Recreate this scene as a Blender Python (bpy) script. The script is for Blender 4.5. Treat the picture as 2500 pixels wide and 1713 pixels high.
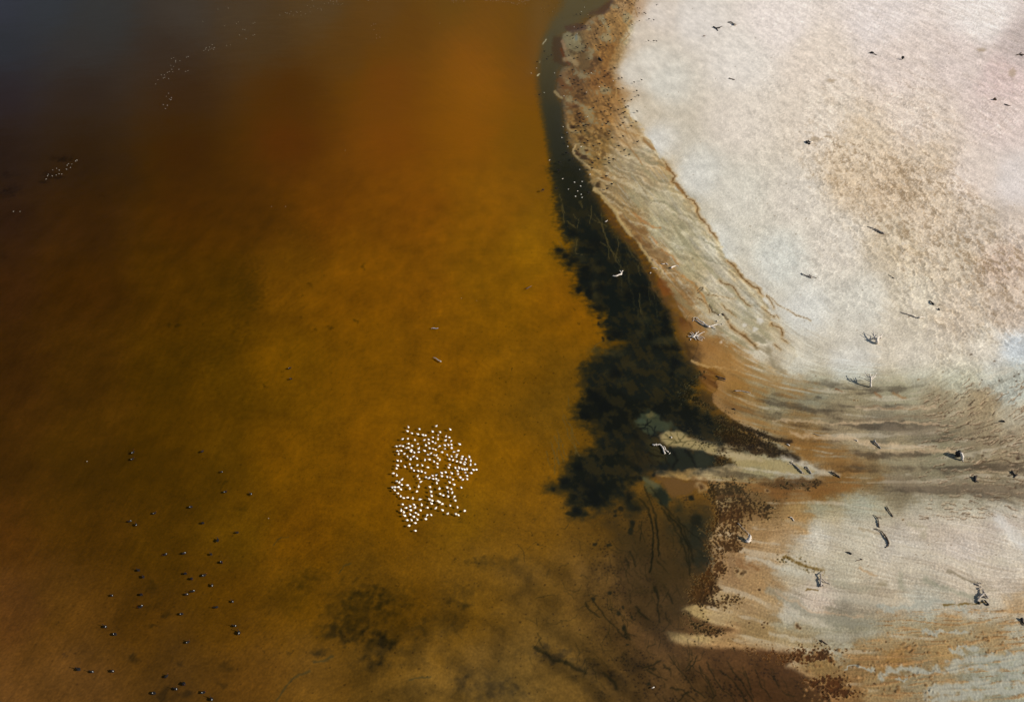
import bpy, bmesh, math, random
import numpy as np
from mathutils import Vector, Matrix

# ---------------------------------------------------------------- camera, light, exposure
HCAM = 120.0                       # flying height, metres
PITCH = math.radians(39.0)         # below the horizon
SUN_EL = math.radians(30.0)
SHADOW_AZ = math.radians(-75.0)    # shadows point 75 degrees left of straight ahead
scene = bpy.context.scene
for o in list(bpy.data.objects):
    bpy.data.objects.remove(o)
cam_d = bpy.data.cameras.new("camera"); cam_d.sensor_width = 36.0; cam_d.lens = 24.0
cam_d.clip_start = 0.5; cam_d.clip_end = 60000.0
cam = bpy.data.objects.new("camera", cam_d); scene.collection.objects.link(cam)
cam.location = (0, 0, HCAM); cam.rotation_euler = (math.pi/2 - PITCH, 0, 0)
scene.camera = cam
shadow_dir = Vector((math.sin(SHADOW_AZ), math.cos(SHADOW_AZ), 0))
light_dir = (shadow_dir*math.cos(SUN_EL) - Vector((0, 0, math.sin(SUN_EL)))).normalized()
sun_d = bpy.data.lights.new("sun", 'SUN'); sun_d.energy = 3.9; sun_d.angle = math.radians(0.5)
sun_d.color = (1.0, 0.95, 0.88)
sun = bpy.data.objects.new("sun", sun_d); scene.collection.objects.link(sun)
sun.rotation_euler = light_dir.to_track_quat('-Z', 'Y').to_euler()
sun.location = (-light_dir)*400
world = bpy.data.worlds.new("World"); scene.world = world; world.use_nodes = True
wn = world.node_tree.nodes; wl = world.node_tree.links; wn.clear()
sky = wn.new('ShaderNodeTexSky'); sky.sky_type = 'NISHITA'; sky.sun_disc = False
sky.sun_elevation = SUN_EL
sd = -light_dir
sky.sun_rotation = math.atan2(sd.x, sd.y)
bg = wn.new('ShaderNodeBackground'); bg.inputs['Strength'].default_value = 0.06
wo = wn.new('ShaderNodeOutputWorld')
wl.new(sky.outputs[0], bg.inputs[0]); wl.new(bg.outputs[0], wo.inputs[0])
vs = scene.view_settings; vs.view_transform = 'Standard'; vs.look = 'None'; vs.gamma = 1.0
vs.exposure = 0.70; vs.use_curve_mapping = False
try:
    scene.cycles.max_bounces = 6; scene.cycles.transparent_max_bounces = 6
    scene.cycles.caustics_reflective = False; scene.cycles.caustics_refractive = False
except Exception:
    pass

LITV = (1.18, 1.19, 1.22); WGAIN = 1.08; REFL = (0.008, 0.012, 0.012); FRIOR = 1.25; RMIN = .05; RMAX = .17
# ---------------------------------------------------------------- the lie of the land
# Surveyed plan of the shore.  Plan coordinates (u, v) index points of the ground plane; to_world()
# turns them into metres east / north.  Everything below is evaluated on the ground itself.
F_PX = 2500*24.0/36.0
SP, CP = math.sin(math.radians(39.0)), math.cos(math.radians(39.0))
def to_world(u, v, z=0.0):
    dx = (u - 1250.0)/F_PX; dy = -(v - 856.5)/F_PX
    dz = -SP + dy*CP; t = (z - 120.0)/dz
    return dx*t, (CP + dy*SP)*t
ZO = dict(A=(1550,1150,5.164), B=(1250,400,4.648), C=(1350,700,4.648), D=(1300,950,4.648), E=(1750,850,3.097),
          F=(1700,1250,2.905), G=(1250,1250,3.099), H=(600,1250,3.099), I=(1900,350,3.183), J=(1500,0,2.324),
          K=(1280,0,6.633), M=(1300,220,6.633), N=(900,1000,4.975), O=(180,1080,4.648), P=(140,1380,4.648),
          Q=(340,0,3.873), R=(900,0,4.648), S=(0,340,7.237), T=(2300,850,3.98), U=(1700,640,7.237),
          V=(1660,760,15.92), W=(2070,780,8.844), X=(2360,1400,15.92), Y=(1570,1060,21.13), Z=(500,550,2.905),
          a=(0,550,3.538), o=(0,0,0.9293), p=(0,0,1.0))
def Zp(k, pts):
    ox, oy, s = ZO[k]
    return [(ox + q[0]/s, oy + q[1]/s) + tuple(q[2:]) for q in pts]

STEP = 2.0
U0, U1, V0, V1 = -300.0, 2800.0, -160.0, 1900.0
us = np.arange(U0, U1 + .1, STEP); vs_ = np.arange(V0, V1 + .1, STEP)
UU, VV = np.meshgrid(us, vs_)
UU = UU.astype(np.float32); VV = VV.astype(np.float32)
WX, WY = to_world(UU, VV)
SHP = UU.shape
def h2(ix, iy, seed):
    h = (ix.astype(np.uint32)*np.uint32(374761393) + iy.astype(np.uint32)*np.uint32(668265263)
         + np.uint32((seed*1442695041) & 0xffffffff))
    h = (h ^ (h >> np.uint32(13)))*np.uint32(1274126177)
    h = h ^ (h >> np.uint32(16))
    return h
def gn(x, y, seed=0):
    x0 = np.floor(x); y0 = np.floor(y); fx = x - x0; fy = y - y0
    ix = x0.astype(np.int64); iy = y0.astype(np.int64)
    sx = fx*fx*fx*(fx*(fx*6 - 15) + 10); sy = fy*fy*fy*(fy*(fy*6 - 15) + 10)
    def g(ax, ay, dx, dy):
        a = h2(ax & 0xffffffff, ay & 0xffffffff, seed).astype(np.float32)*np.float32(2*math.pi/4294967296.0)
        return np.cos(a)*dx + np.sin(a)*dy
    n00 = g(ix, iy, fx, fy); n10 = g(ix+1, iy, fx-1, fy)
    n01 = g(ix, iy+1, fx, fy-1); n11 = g(ix+1, iy+1, fx-1, fy-1)
    a = n00 + sx*(n10 - n00); b = n01 + sx*(n11 - n01)
    return ((a + sy*(b - a))*1.5).astype(np.float32)
def fbm(x, y, o=4, seed=0, gain=.5):
    r = 0; a = 1.0; n = 0
    for i in range(o):
        r = r + a*gn(x*2**i + 17.3*i, y*2**i - 9.1*i, seed + i*7); n += a; a *= gain
    return r/n
def worley(x, y, seed=0):
    x0 = np.floor(x); y0 = np.floor(y); best = np.full(x.shape, 9., np.float32); sec = best.copy(); bid = np.zeros(x.shape, np.float32)
    for i in (-1, 0, 1):
        for j in (-1, 0, 1):
            cx = (x0 + i).astype(np.int64) & 0xffffffff; cy = (y0 + j).astype(np.int64) & 0xffffffff
            r1 = h2(cx, cy, seed).astype(np.float32)/4294967296.0; r2 = h2(cx, cy, seed + 31).astype(np.float32)/4294967296.0
            d = np.hypot(x0 + i + r1 - x, y0 + j + r2 - y)
            m = d < best
            sec = np.where(m, best, np.minimum(sec, d)); bid = np.where(m, r1*.37 + r2*.63, bid); best = np.where(m, d, best)
    return best, sec, bid
def sstep(a, b, x):
    t = np.clip((x - a)/(b - a), 0, 1); return t*t*(3 - 2*t)
def lerp(a, b, t): return a + (b - a)*t
def s2l(c):
    c = np.asarray(c, np.float32)/255.0
    return np.where(c <= .04045, c/12.92, ((c + .055)/1.055)**2.4)
def l2s(c):
    c = np.clip(c, 0, None); return np.where(c <= .0031308, c*12.92, 1.055*c**(1/2.4) - .055)*255
def samp(F, u, v):
    """bilinear sample of a plan-grid field at plan points"""
    x = np.clip((u - U0)/STEP, 0, SHP[1] - 1.001); y = np.clip((v - V0)/STEP, 0, SHP[0] - 1.001)
    x0 = x.astype(np.int32); y0 = y.astype(np.int32); fx = x - x0; fy = y - y0
    if F.ndim == 3: fx = fx[..., None]; fy = fy[..., None]
    return (F[y0, x0]*(1-fx) + F[y0, x0+1]*fx)*(1-fy) + (F[y0+1, x0]*(1-fx) + F[y0+1, x0+1]*fx)*fy
# coarse grid helper (every 4th node) for slow fields
CS = 4
UC = UU[::CS, ::CS]; VC = VV[::CS, ::CS]
def upc(Fc, u, v):
    x = np.clip((u - U0)/(STEP*CS), 0, Fc.shape[1] - 1.001); y = np.clip((v - V0)/(STEP*CS), 0, Fc.shape[0] - 1.001)
    x0 = x.astype(np.int32); y0 = y.astype(np.int32); fx = x - x0; fy = y - y0
    if Fc.ndim == 3: fx = fx[..., None]; fy = fy[..., None]
    return (Fc[y0, x0]*(1-fx) + Fc[y0, x0+1]*fx)*(1-fy) + (Fc[y0+1, x0]*(1-fx) + Fc[y0+1, x0+1]*fx)*fy
def segdist(px, py, a, b):
    ax, ay = a[:2]; bx, by = b[:2]; dx, dy = bx-ax, by-ay; L = dx*dx + dy*dy + 1e-9
    t = np.clip(((px-ax)*dx + (py-ay)*dy)/L, 0, 1)
    return np.hypot(px - ax - t*dx, py - ay - t*dy), t
def polysdf(pts, gu=UC, gv=VC):
    """signed distance, positive inside"""
    d = np.full(gu.shape, 1e9, np.float32); ins = np.zeros(gu.shape, bool); n = len(pts)
    for i in range(n):
        a = pts[i]; b = pts[(i+1) % n]
        d = np.minimum(d, segdist(gu, gv, a, b)[0])
        if a[1] != b[1]:
            c = ((a[1] > gv) != (b[1] > gv)) & (gu < (b[0]-a[0])*(gv-a[1])/(b[1]-a[1]) + a[0])
            ins ^= c
    return np.where(ins, d, -d)
def idw(pts, u, v, p=3.2, r0=35.):
    P = np.array(pts, np.float32); col = P[:, 2:]
    W = np.zeros(u.shape, np.float32); R = np.zeros(u.shape + (col.shape[1],), np.float32)
    for q, c in zip(P, col):
        w = ((u-q[0])**2 + (v-q[1])**2 + r0*r0)**(-p/2)*1e6
        W += w; R += w[..., None]*c
    return R/W[..., None]
# warps (in plan units, shrinking with distance like everything on the ground)
SC = np.clip((VV + 520)/1650, .12, 1.4)         # plan units per metre, relative to the near shore
_gy = np.cumsum(STEP/(9.3*np.clip((vs_ + 520)/1650, .12, 1.4))).astype(np.float32)
GX = WX.astype(np.float32); GY = np.repeat(_gy[:, None], SHP[1], 1)   # ground metres, long axes drawn out along the view line
w1x = fbm(WX*.06, WY*.06, 4, 11); w1y = fbm(WX*.06, WY*.06, 4, 12)
w2x = fbm(WX*.35, WY*.35, 3, 13); w2y = fbm(WX*.35, WY*.35, 3, 14)
w3x = fbm(WX*1.5, WY*1.5, 2, 15); w3y = fbm(WX*1.5, WY*1.5, 2, 16)
def warp(big, mid, small):
    return UU + (w1x*big + w2x*mid + w3x*small)*SC*2, VV + (w1y*big + w2y*mid + w3y*small)*SC*2

WATER = [(0,0,52,56,66),(120,20,52,58,62),(250,40,56,58,54),(450,40,68,62,50),(600,30,74,62,42),(780,20,82,66,40),(950,20,92,66,30),(1100,15,98,70,22),(1250,15,106,72,22),(1330,40,92,72,34),  # blue-greys at far left are the sky's reflection, put into the bed colour
(0,120,46,50,54),(200,100,56,54,48),(420,120,58,46,32),(650,100,72,56,32),(850,100,88,60,22),(1000,70,96,62,16),(1200,80,112,74,12),(1290,110,100,68,24),
(0,230,42,36,36),(200,230,48,38,28),(450,230,56,38,20),(700,220,74,44,12),(950,200,106,62,6),(1150,140,128,78,8),(1180,200,136,84,8),(1270,180,110,72,20),
(0,380,38,28,22),(200,380,44,30,16),(450,370,58,34,8),(700,350,82,44,2),(950,350,112,64,2),(1150,330,128,78,2),(1270,340,110,74,6),
(0,530,44,28,16),(200,520,52,32,10),(450,500,64,38,4),(620,500,70,42,2),(800,500,96,56,2),(1000,500,114,68,2),(1200,500,124,80,2),(1320,530,116,80,4),
(0,700,54,32,10),(200,700,60,36,6),(420,700,68,44,4),(560,720,74,50,2),(700,700,102,66,2),(850,700,108,68,2),(1000,700,114,72,2),(1200,690,122,82,2),(1380,720,120,78,3),(1300,620,124,86,4),
(0,900,56,34,8),(200,900,62,40,6),(420,900,70,48,2),(560,900,84,58,2),(700,900,104,70,2),(900,900,110,72,2),(1100,900,114,74,2),(1280,900,110,74,6),(1360,980,96,68,10),
(0,1100,64,40,8),(200,1100,70,46,6),(400,1120,72,48,2),(560,1120,84,58,4),(700,1100,106,70,2),(900,1100,114,74,2),(1100,1100,120,80,2),(1250,1130,120,80,4),(1330,1200,116,78,6),
(0,1300,76,46,10),(200,1300,78,50,6),(400,1320,72,48,4),(560,1300,86,60,4),(750,1300,106,68,2),(950,1250,110,72,2),(1150,1250,108,76,6),(1300,1280,110,76,12),(1450,1290,96,68,18),(1400,1350,102,74,22),
(0,1500,94,60,22),(150,1480,90,60,16),(350,1500,80,52,8),(550,1450,88,58,4),(720,1480,96,64,4),(870,1450,84,58,8),(1000,1480,98,66,6),(1150,1480,104,74,16),(1300,1450,106,78,26),(1450,1400,98,74,34),
(1480,1500,100,76,42),(1580,1450,88,66,38),(1560,1560,96,70,40),(0,1700,106,72,30),(200,1680,102,70,28),(420,1650,84,58,20),(600,1660,92,62,16),(780,1640,102,72,22),(950,1680,100,74,28),
(1060,1660,120,92,42),(1200,1600,110,84,40),(1250,1650,122,98,52),(1350,1560,106,82,40),(1400,1660,106,82,40),(1500,1640,98,74,38),(1620,1650,92,68,36),(1750,1640,84,58,30),(1850,1690,82,54,28),(1700,1700,96,70,34)]
LAND = [(1530,-60,190,165,140),(1545,20,176,148,118),(1600,40,210,200,188),(1700,50,214,207,198),(1900,50,222,212,204),(2150,50,216,206,200),(2400,50,224,216,210),(2485,120,186,172,166),
(1560,80,203,191,174),(1590,150,209,203,190),(1620,200,206,202,190),(1800,150,217,210,200),(2000,150,214,201,186),(2200,150,212,198,188),(2350,150,206,192,184),(2450,190,206,186,180),
(1545,180,204,197,183),(1500,250,158,122,76),(1600,350,205,202,192),(1548,280,200,190,170),(1800,300,212,202,188),(2000,300,211,199,183),(2100,370,201,184,160),(2250,300,209,195,181),(2450,300,210,194,186),
(1700,430,204,202,192),(1800,480,205,200,186),(1950,480,206,198,184),(2080,430,196,177,150),(2180,460,189,169,142),(2260,400,197,180,158),(2280,520,194,177,154),(2380,430,212,198,186),(2480,450,214,205,199),(2480,560,196,182,168),
(1750,600,204,202,190),(1900,640,202,202,192),(2040,600,206,198,184),(2180,600,190,176,152),(2330,640,188,174,152),(2450,640,182,162,144),(2400,560,184,170,152),
(1830,740,200,196,182),(1960,760,206,205,196),(2100,740,203,199,186),(2220,740,196,186,166),(2350,780,192,178,158),(2470,760,184,168,150),(2485,860,190,196,198),(2400,850,198,190,174),
(1850,860,203,194,174),(1950,900,202,195,176),(2080,900,202,199,188),(2230,900,203,195,178),(2340,910,198,190,172),(2430,920,196,192,184),(2470,960,192,190,184),(1750,700,200,194,178),
(1860,920,178,160,126),(1850,965,166,138,94),(1980,960,168,158,134),(2080,975,178,158,126),(2200,970,186,172,144),(2280,990,170,150,122),(2400,990,170,146,116),(2470,1020,186,170,150),
(1850,1020,170,142,100),(1950,1035,158,122,76),(2050,1050,166,142,112),(2150,1045,150,134,112),(2250,1060,152,136,112),(2400,1060,166,144,116),(2480,1080,180,158,132),
(1960,1095,150,106,52),(2080,1080,184,160,128),(2060,1115,158,130,94),(2200,1105,178,156,124),(2300,1115,156,142,114),(2330,1135,158,142,116),(2450,1120,172,148,118),
(1900,1140,200,190,168),(1960,1155,196,184,168),(2050,1130,142,100,52),(1860,1150,186,166,124),(1750,1150,176,152,110),(1640,1155,150,118,66),
(1900,1200,120,80,38),(1850,1230,128,94,54),(2000,1205,140,94,40),(2120,1165,152,122,82),(2050,1165,146,104,52),(2200,1195,146,128,102),(2330,1180,150,134,108),(2450,1200,150,132,108),(2400,1150,164,142,112),
(1950,1265,172,134,84),(2000,1240,180,168,140),(2100,1240,184,176,156),(2250,1250,191,177,158),(2450,1260,197,183,168),(2350,1260,195,181,162),
(1850,1300,150,118,76),(1880,1340,166,136,96),(1990,1310,190,182,164),(2100,1320,190,180,158),(2200,1340,191,181,164),(2350,1340,199,186,170),(2480,1340,199,188,170),
(1800,1390,146,114,76),(1850,1430,156,124,82),(1950,1390,178,166,140),(2050,1400,182,172,148),(2200,1400,186,174,152),(2350,1400,196,182,160),(2450,1420,194,180,160),(1880,1480,158,130,90),
(1760,1490,166,140,100),(1700,1500,168,142,92),(1850,1540,160,128,86),(1930,1490,176,166,146),(2000,1460,196,180,160),(2050,1510,146,136,116),(2120,1530,158,146,124),(2250,1480,172,166,148),(2400,1480,176,164,142),(2480,1490,174,148,112),
(1780,1565,160,124,80),(1930,1570,170,144,108),(2040,1570,174,160,138),(2180,1520,176,158,130),(2300,1560,170,142,104),(2430,1560,170,140,102),(2150,1580,162,134,98),(2480,1530,186,172,152),
(2000,1620,146,112,68),(2100,1610,154,118,74),(2180,1620,158,116,66),(2300,1600,166,132,88),(2400,1630,156,152,136),(2480,1660,156,154,138),(2240,1655,158,138,108),
(2060,1690,140,100,58),(2150,1680,160,130,90),(2280,1690,164,138,104),(2400,1700,158,148,126),(2480,1710,166,160,142),
(1500,-20,150,124,92),(1500,60,158,126,82),(1450,90,140,112,76),(1475,130,150,114,66),(1400,100,118,104,78),(1430,150,110,84,56),(1390,130,122,108,82),(1460,200,142,104,60),(1410,200,112,84,54),(1400,240,116,88,54),(1480,290,152,116,70),(1440,290,138,104,58),
(1420,330,130,104,62),(1470,350,142,114,68),(1530,340,176,150,112),(1500,400,162,144,110),(1455,410,146,118,70),(1540,400,172,158,130),(1590,420,182,162,128),(1500,450,156,134,96),(1560,480,168,156,126),(1620,500,186,178,154),(1530,520,152,126,82),
(1600,560,176,170,142),(1650,600,182,178,154),(1560,570,146,112,66),(1610,620,164,138,98),(1680,660,178,168,138),(1600,640,140,104,58),(1640,690,156,124,78),(1720,740,184,172,142),(1680,740,150,116,70),(1650,740,128,88,42),(1740,790,180,172,150),
(1700,800,138,100,52),(1790,800,188,178,152),(1740,840,146,106,56),(1780,870,152,112,56),(1840,820,182,170,140),(1820,880,166,134,88),(1770,900,160,120,64),(1800,950,162,118,56),(1770,980,150,114,68),(1720,950,120,84,42),(1880,980,172,156,124)]

LANDP = [(1500,-600),(1500,-60)] + [(1492,0),(1489,15),(1475,32),(1455,38),(1437,48),(1420,68),(1385,78),(1374,85),(1370,100),(1374,125),(1382,150),(1388,160),(1370,166),(1363,185),(1357,225),(1371,245),(1375,275),(1379,310),(1384,320),(1385,345),(1397,358),(1398,375),(1411,390),(1424,405),(1436,425),(1440,445),(1450,460),(1468,480),(1487,501),(1503,529),(1513,548),(1527,568),(1560,598),(1575,620),(1585,640),(1600,665),(1622,700),(1645,730),(1660,760),(1690,800),(1705,840),(1690,880),(1712,886),(1735,893),(1765,912),(1775,925),(1742,930),(1755,950),(1735,962),(1740,985),(1770,1010),(1800,1030),(1840,1060),(1862,1085),(1830,1090),(1790,1082),(1720,1075),(1660,1060),(1620,1048),(1604,1063),(1618,1083),(1650,1094),(1700,1100),(1740,1108),(1785,1118),(1795,1130),(1760,1136),(1700,1140),(1640,1146),(1596,1151),(1598,1163),(1680,1170),(1735,1175),(1750,1200),(1745,1230),(1760,1260),(1745,1290),(1725,1310),(1735,1350),(1725,1380),(1750,1410),(1740,1440),(1715,1470),(1665,1483),(1661,1488),(1700,1507),(1740,1522),(1792,1537),(1750,1548),(1682,1548),(1625,1540),(1632,1560),(1670,1573),(1753,1582),(1830,1585),(1927,1592),(1941,1600),(1915,1625),(1975,1653),(2003,1680),(2027,1711),(2080,1790),(2110,1960),(2150,2600),(5000,2600),(5000,-600)]
# ---------------------------------------------------------------- surface flow directions (degrees, downwards positive)
ANG = [(1400,100,70),(1450,300,62),(1550,300,58),(1480,450,50),(1600,480,55),(1600,650,48),(1700,560,52),(1720,700,46),(1850,700,46),(1780,830,35),(1900,840,35),(1850,930,20),
(1750,980,32),(1900,990,8),(2050,980,3),(2200,985,-3),(2350,980,-32),(2300,950,-35),(2440,1000,-38),(1850,1060,18),(1960,1060,10),(2100,1060,2),(2250,1060,-6),(2400,1060,-18),(2480,1080,-15),
(1800,1120,12),(1950,1120,8),(2100,1120,2),(2300,1120,-4),(2450,1120,-10),(1850,1180,4),(2000,1190,-4),(2200,1190,0),(2450,1200,8),(1700,1160,0),(2450,1250,20),
(1900,1280,-8),(2050,1280,5),(1850,1350,12),(2000,1340,14),(2100,1330,25),(1850,1430,28),(1980,1420,15),(2150,1420,10),(2350,1400,22),(1850,1500,18),(2000,1500,14),(2200,1490,2),(2450,1490,-3),
(1750,1540,12),(1950,1560,4),(2150,1560,-3),(2400,1560,-6),(2050,1630,0),(2250,1620,-6),(2450,1600,-8),(2100,1690,0),(2400,1690,-5),
(1650,50,30),(1900,100,25),(2200,80,20),(1750,250,55),(1950,250,48),(2150,250,60),(2350,280,55),(2050,420,40),(2250,420,35),(2450,400,50),(1900,520,50),(2150,560,45),(2350,600,52),(2480,700,60),(2000,680,48),(2200,740,40),(2400,820,48),
(1250,550,3),(1250,620,-3),(1100,700,-10),(1200,850,25),(1300,450,20),(1250,300,5),(1180,150,45),(1000,500,-20),(800,700,-30),(600,800,-60),(400,900,-70),(200,200,-3),(500,150,-4),(800,80,-2),
(1300,1100,62),(1300,1250,20),(1100,1350,30),(1000,1500,35),(1200,1560,32),(1350,1600,36),(1500,1500,50),(1500,1350,80),(1550,1600,50),(1700,1650,55),(700,1500,-50),(300,1500,-60),(150,1650,-60),(900,1650,-20),(1500,700,65),(1550,850,65),(1450,950,60),(1500,1100,60)]
_a = [(u, v, math.cos(math.radians(2*t)), math.sin(math.radians(2*t))) for u, v, t in ANG]
_d = idw(_a, UC, VC, 3.5, 40)
_t = .5*np.arctan2(_d[..., 1], _d[..., 0]); _c2 = np.stack([np.cos(2*_t), np.sin(2*_t)], -1).astype(np.float32)
_c2 = upc(_c2, UU, VV); THETA = .5*np.arctan2(_c2[..., 1], _c2[..., 0]); THETA = THETA + w2x*.25
DX = np.cos(THETA).astype(np.float32); DY = np.sin(THETA).astype(np.float32)
def lic(N, n, ds):
    acc = N.copy(); k = 1
    for sg in (1, -1):
        u = UU.copy(); v = VV.copy(); dx, dy = DX*sg, DY*sg
        for i in range(n):
            u = u + dx*ds*SC; v = v + dy*ds*SC
            acc += samp(N, u, v); k += 1
            if i % 3 == 2:
                ndx = samp(DX, u, v); ndy = samp(DY, u, v); s = np.sign(ndx*dx + ndy*dy); dx, dy = ndx*s, ndy*s
    acc /= k
    return (acc - acc.mean())/acc.std()
def unit(a): return (a - a.mean())/a.std()
rs = np.random.RandomState(5)
white = rs.rand(*SHP).astype(np.float32)
fineN = gn(WX*2.2, WY*2.2, 3) + .6*gn(WX*4.1, WY*4.1, 4)
LF = lic(fineN, 8, 2.2)                                   # short fine streaks
LM = lic(gn(WX*.9, WY*.9, 8), 10, 5.0)                    # long streaks
LB = lic(gn(WX*.3, WY*.3, 9), 9, 11.0)                    # broad streaks
grain = unit(fineN); mott = unit(fbm(GX*.2, GY*.2, 5, 21)); clump = unit(fbm(GX*.06, GY*.06, 4, 22))
farfade = sstep(100, 650, VV)

# ---------------------------------------------------------------- base tints of bed and shore, sky reflection painted in at far left
wu, wv = warp(26, 10, 3)
colW = upc(idw(WATER, UC, VC, 3.4, 60), wu, wv)
wu2, wv2 = warp(7, 7, 4)
colL = upc(idw(LAND, UC, VC, 4.2, 13), wu2 - DX*LM*4*SC*farfade, wv2 - DY*LM*4*SC*farfade)
sdfL = polysdf(LANDP)
su, sv = warp(1.5, 2.2, .7)
land_d = upc(sdfL, su, sv)
_w = 1 + 2.2*sstep(1180, 1420, VV)
landm = sstep(-2.0*_w, 2.5*_w, land_d)[..., None]
hL = np.zeros(SHP, np.float32)
# --- land textures
beach = sstep(0, 1, 1 - sstep(30, 90, UU - (1400 + .32*np.clip(VV, -100, 700)*1.0 + 90)))   # rough band mask along the shore
delta = (sstep(880, 960, VV + .05*UU - 100)*sstep(1600, 1700, UU)).astype(np.float32)
L = colL.copy()
smooth_ = np.clip(1 - sstep(-6, 26, upc(polysdf([(1500,-200),(1560,-60),(1545,20),(1533,80),(1512,110),(1490,145),(1486,177),(1506,215),(1520,250),(1538,279),(1566,320),(1592,360),(1635,419),(1657,467),(1694,499),(1716,542),(1743,580),(1780,634),(1818,687),(1861,720),(1920,790),(1990,850),(2080,900),(2200,940),(2330,905),(2440,1010),(3400,1100),(3400,-900),(1450,-900)]), wu2, wv2)), 0, 1)   # 0 on the high plain
L *= (1 + (.004 + .020*smooth_)*LM*(1 - .5*sstep(1240, 1300, VV)) + (.003 + .024*smooth_)*LF*farfade)[..., None]**np.array([.8, 1, 1.25], np.float32)
L *= (1 + (1 - smooth_)*.011*unit(fbm(GX*.4, GY*.4, 4, 27)))[..., None]
L *= lerp(np.array([1.006, .998, .99], np.float32), 1., smooth_[..., None])
L *= (1 + .022*mott*np.array(1) + .025*grain*farfade)[..., None]
# hoof-like scalloped sand on the plain
du = np.array([0])
PLAIN = [(1960,120,.5),(2150,120,.6),(2350,150,.6),(1750,200,.25),(1900,250,.5),(2050,250,.8),(2200,300,.9),(2400,300,.7),(2030,400,1.),(2200,450,1.2),(2330,500,1.2),(2120,540,1.),(2250,640,1.2),(2400,680,1.2),(2480,600,1.1),(2300,760,1.),(2450,780,1.),(2350,880,.8),(2480,900,.6),(2420,960,.6),(2030,600,.6),(1900,600,.35),(2100,700,.5),(1900,450,.4),(1750,450,.1),(1700,600,.05),(1850,750,.05),(2050,830,.15),(2200,860,.4),(1650,300,.1),(2430,420,.2),(2480,480,.15),(2300,1060,.0),(2000,1000,.0),(1600,50,.1),(2250,1300,.1),(1900,900,.0),(2200,950,.1),(1500,200,0),(1500,500,0),(1750,850,0),(2000,1300,.05)]
pm = upc(idw(PLAIN, UC, VC, 4, 30), UU, VV)[..., 0]
ca, sa = math.cos(math.radians(40)), math.sin(math.radians(40))
q1 = WX*ca + WY*sa*.0; 
_r = math.radians(-38)
PX = (GX*math.cos(_r) - GY*math.sin(_r)); PY = (GX*math.sin(_r) + GY*math.cos(_r))
f1, f2, fid = worley(PX*.50 + w2x*.9, PY*.30 + w2y*.9, 41)
scal = f2 - f1
cellr = 1 - sstep(.0, .20, scal)                          # bright rims between scallops
bowl = unit(fid)*.0 + (f1 - .45)
g1, g2, gid = worley(PX*1.1 + w3x*.4, PY*.7 + w3y*.4, 43)
cellr2 = 1 - sstep(0, .2, g2 - g1)
near_ = sstep(200, 600, VV)
hL += pm*(.07*cellr*(.3 + fid) + .03*cellr2 + .06*f1*fid)
pmc = pm[..., None]
L *= 1 + pmc*((.16*cellr*(.4+fid) + .06*cellr2) - .10*(fid - .5)*2 - .08*(1 - sstep(.1, .5, f1)) - .09*(gid-.5) + .02)[..., None]
brn = (np.clip(fbm(GX*.12, GY*.12, 4, 51)*1.8 + .1 + 1.3*(gid - .5) + .8*(fid - .5), 0, 1)*np.clip(pm - .45, 0, 1))[..., None]
L = lerp(L, L*np.array([.87, .82, .74], np.float32), np.clip(brn*.8, 0, 1))
# the brown scalloped swathe running down to the right
BP = [(1985,350),(2080,330),(2180,380),(2290,400),(2330,470),(2420,540),(2520,620),(2560,820),(2470,800),(2380,720),(2270,640),(2180,600),(2120,540),(2060,470),(1990,420)]
bpd = sstep(-45, 45, upc(polysdf(BP), wu2, wv2) + 22*mott)
spk = sstep(.0, .7, .9*(fid - .5)*2 + .9*(gid - .5)*2 + .5*unit(fbm(GX*.5, GY*.5, 3, 56)))
L = lerp(L, np.array([152, 127, 96], np.float32), (bpd*spk*(1 - cellr*.8)*(.55 + .45*sstep(-.8, .8, clump)))[..., None]*.62)
L = lerp(L, np.array([216, 200, 180], np.float32), (bpd*cellr)[..., None]*.4)
# thin pale veins and hair cracks over the crust of the plain
v1 = np.abs(fbm(PX*.30 + .8*w2x, PY*.17 + .8*w2y, 3, 57)); v2 = np.abs(fbm(PX*.55 + .5*w3x, PY*.42 + .5*w3y, 3, 58))
vein = (1 - sstep(.0, .045, v1))*np.clip(.25 + pm, 0, 1); crk = (1 - sstep(.0, .03, v2))*np.clip(.3 + pm, 0, 1)
pl_ = (1 - smooth_)
L = lerp(L, np.array([226, 214, 198], np.float32), (vein*pl_)[..., None]*.5)
L *= (1 - .085*crk*pl_)[..., None]
L *= (1 + pl_*.018*grain*sstep(-50, 350, VV))[..., None]
# faint pale and dark wisps on the smooth flat
wis = np.clip(LB*.7 + LM*.3, -2, 2)[..., None]*smooth_[..., None]
L *= 1 + .018*wis
# beach band below the wrack line: damp, tan, combed along the shore
BAND = [(1500,-200),(1560,-60),(1545,20),(1533,80),(1512,110),(1490,145),(1486,177),(1506,215),(1520,250),(1538,279),(1566,320),(1592,360),(1635,419),(1657,467),(1694,499),(1716,542),(1743,580),(1780,634),(1818,687),(1861,720),(1880,790),(1960,870),(1900,930),(1800,930),(1700,900),(1300,800),(1300,-200)]
bd = upc(polysdf(BAND), su, sv) + 7*np.clip(unit(fbm(GX*.22, GY*.22, 4, 65)), -1.6, 1.6)*SC
bend_ = 1 - .85*sstep(700, 880, VV)
bd = np.where(bd > 0, bd, bd*1.0)
bdm = (sstep(-4, 6, bd)*bend_)[..., None]
br = (LM*.6 + LB*.5 + .35*unit(fbm(GX*.25, GY*.25, 4, 64)))[..., None]
L = lerp(L, L*(1 + .075*np.clip(br, -2, 2))*np.array([.955, .925, .86], np.float32), bdm)
L = lerp(L, L*np.array([.92, .84, .66], np.float32), (sstep(-3, 4, bd)*(1 - sstep(6, 26, bd))*bend_)[..., None]*.5)
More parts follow.
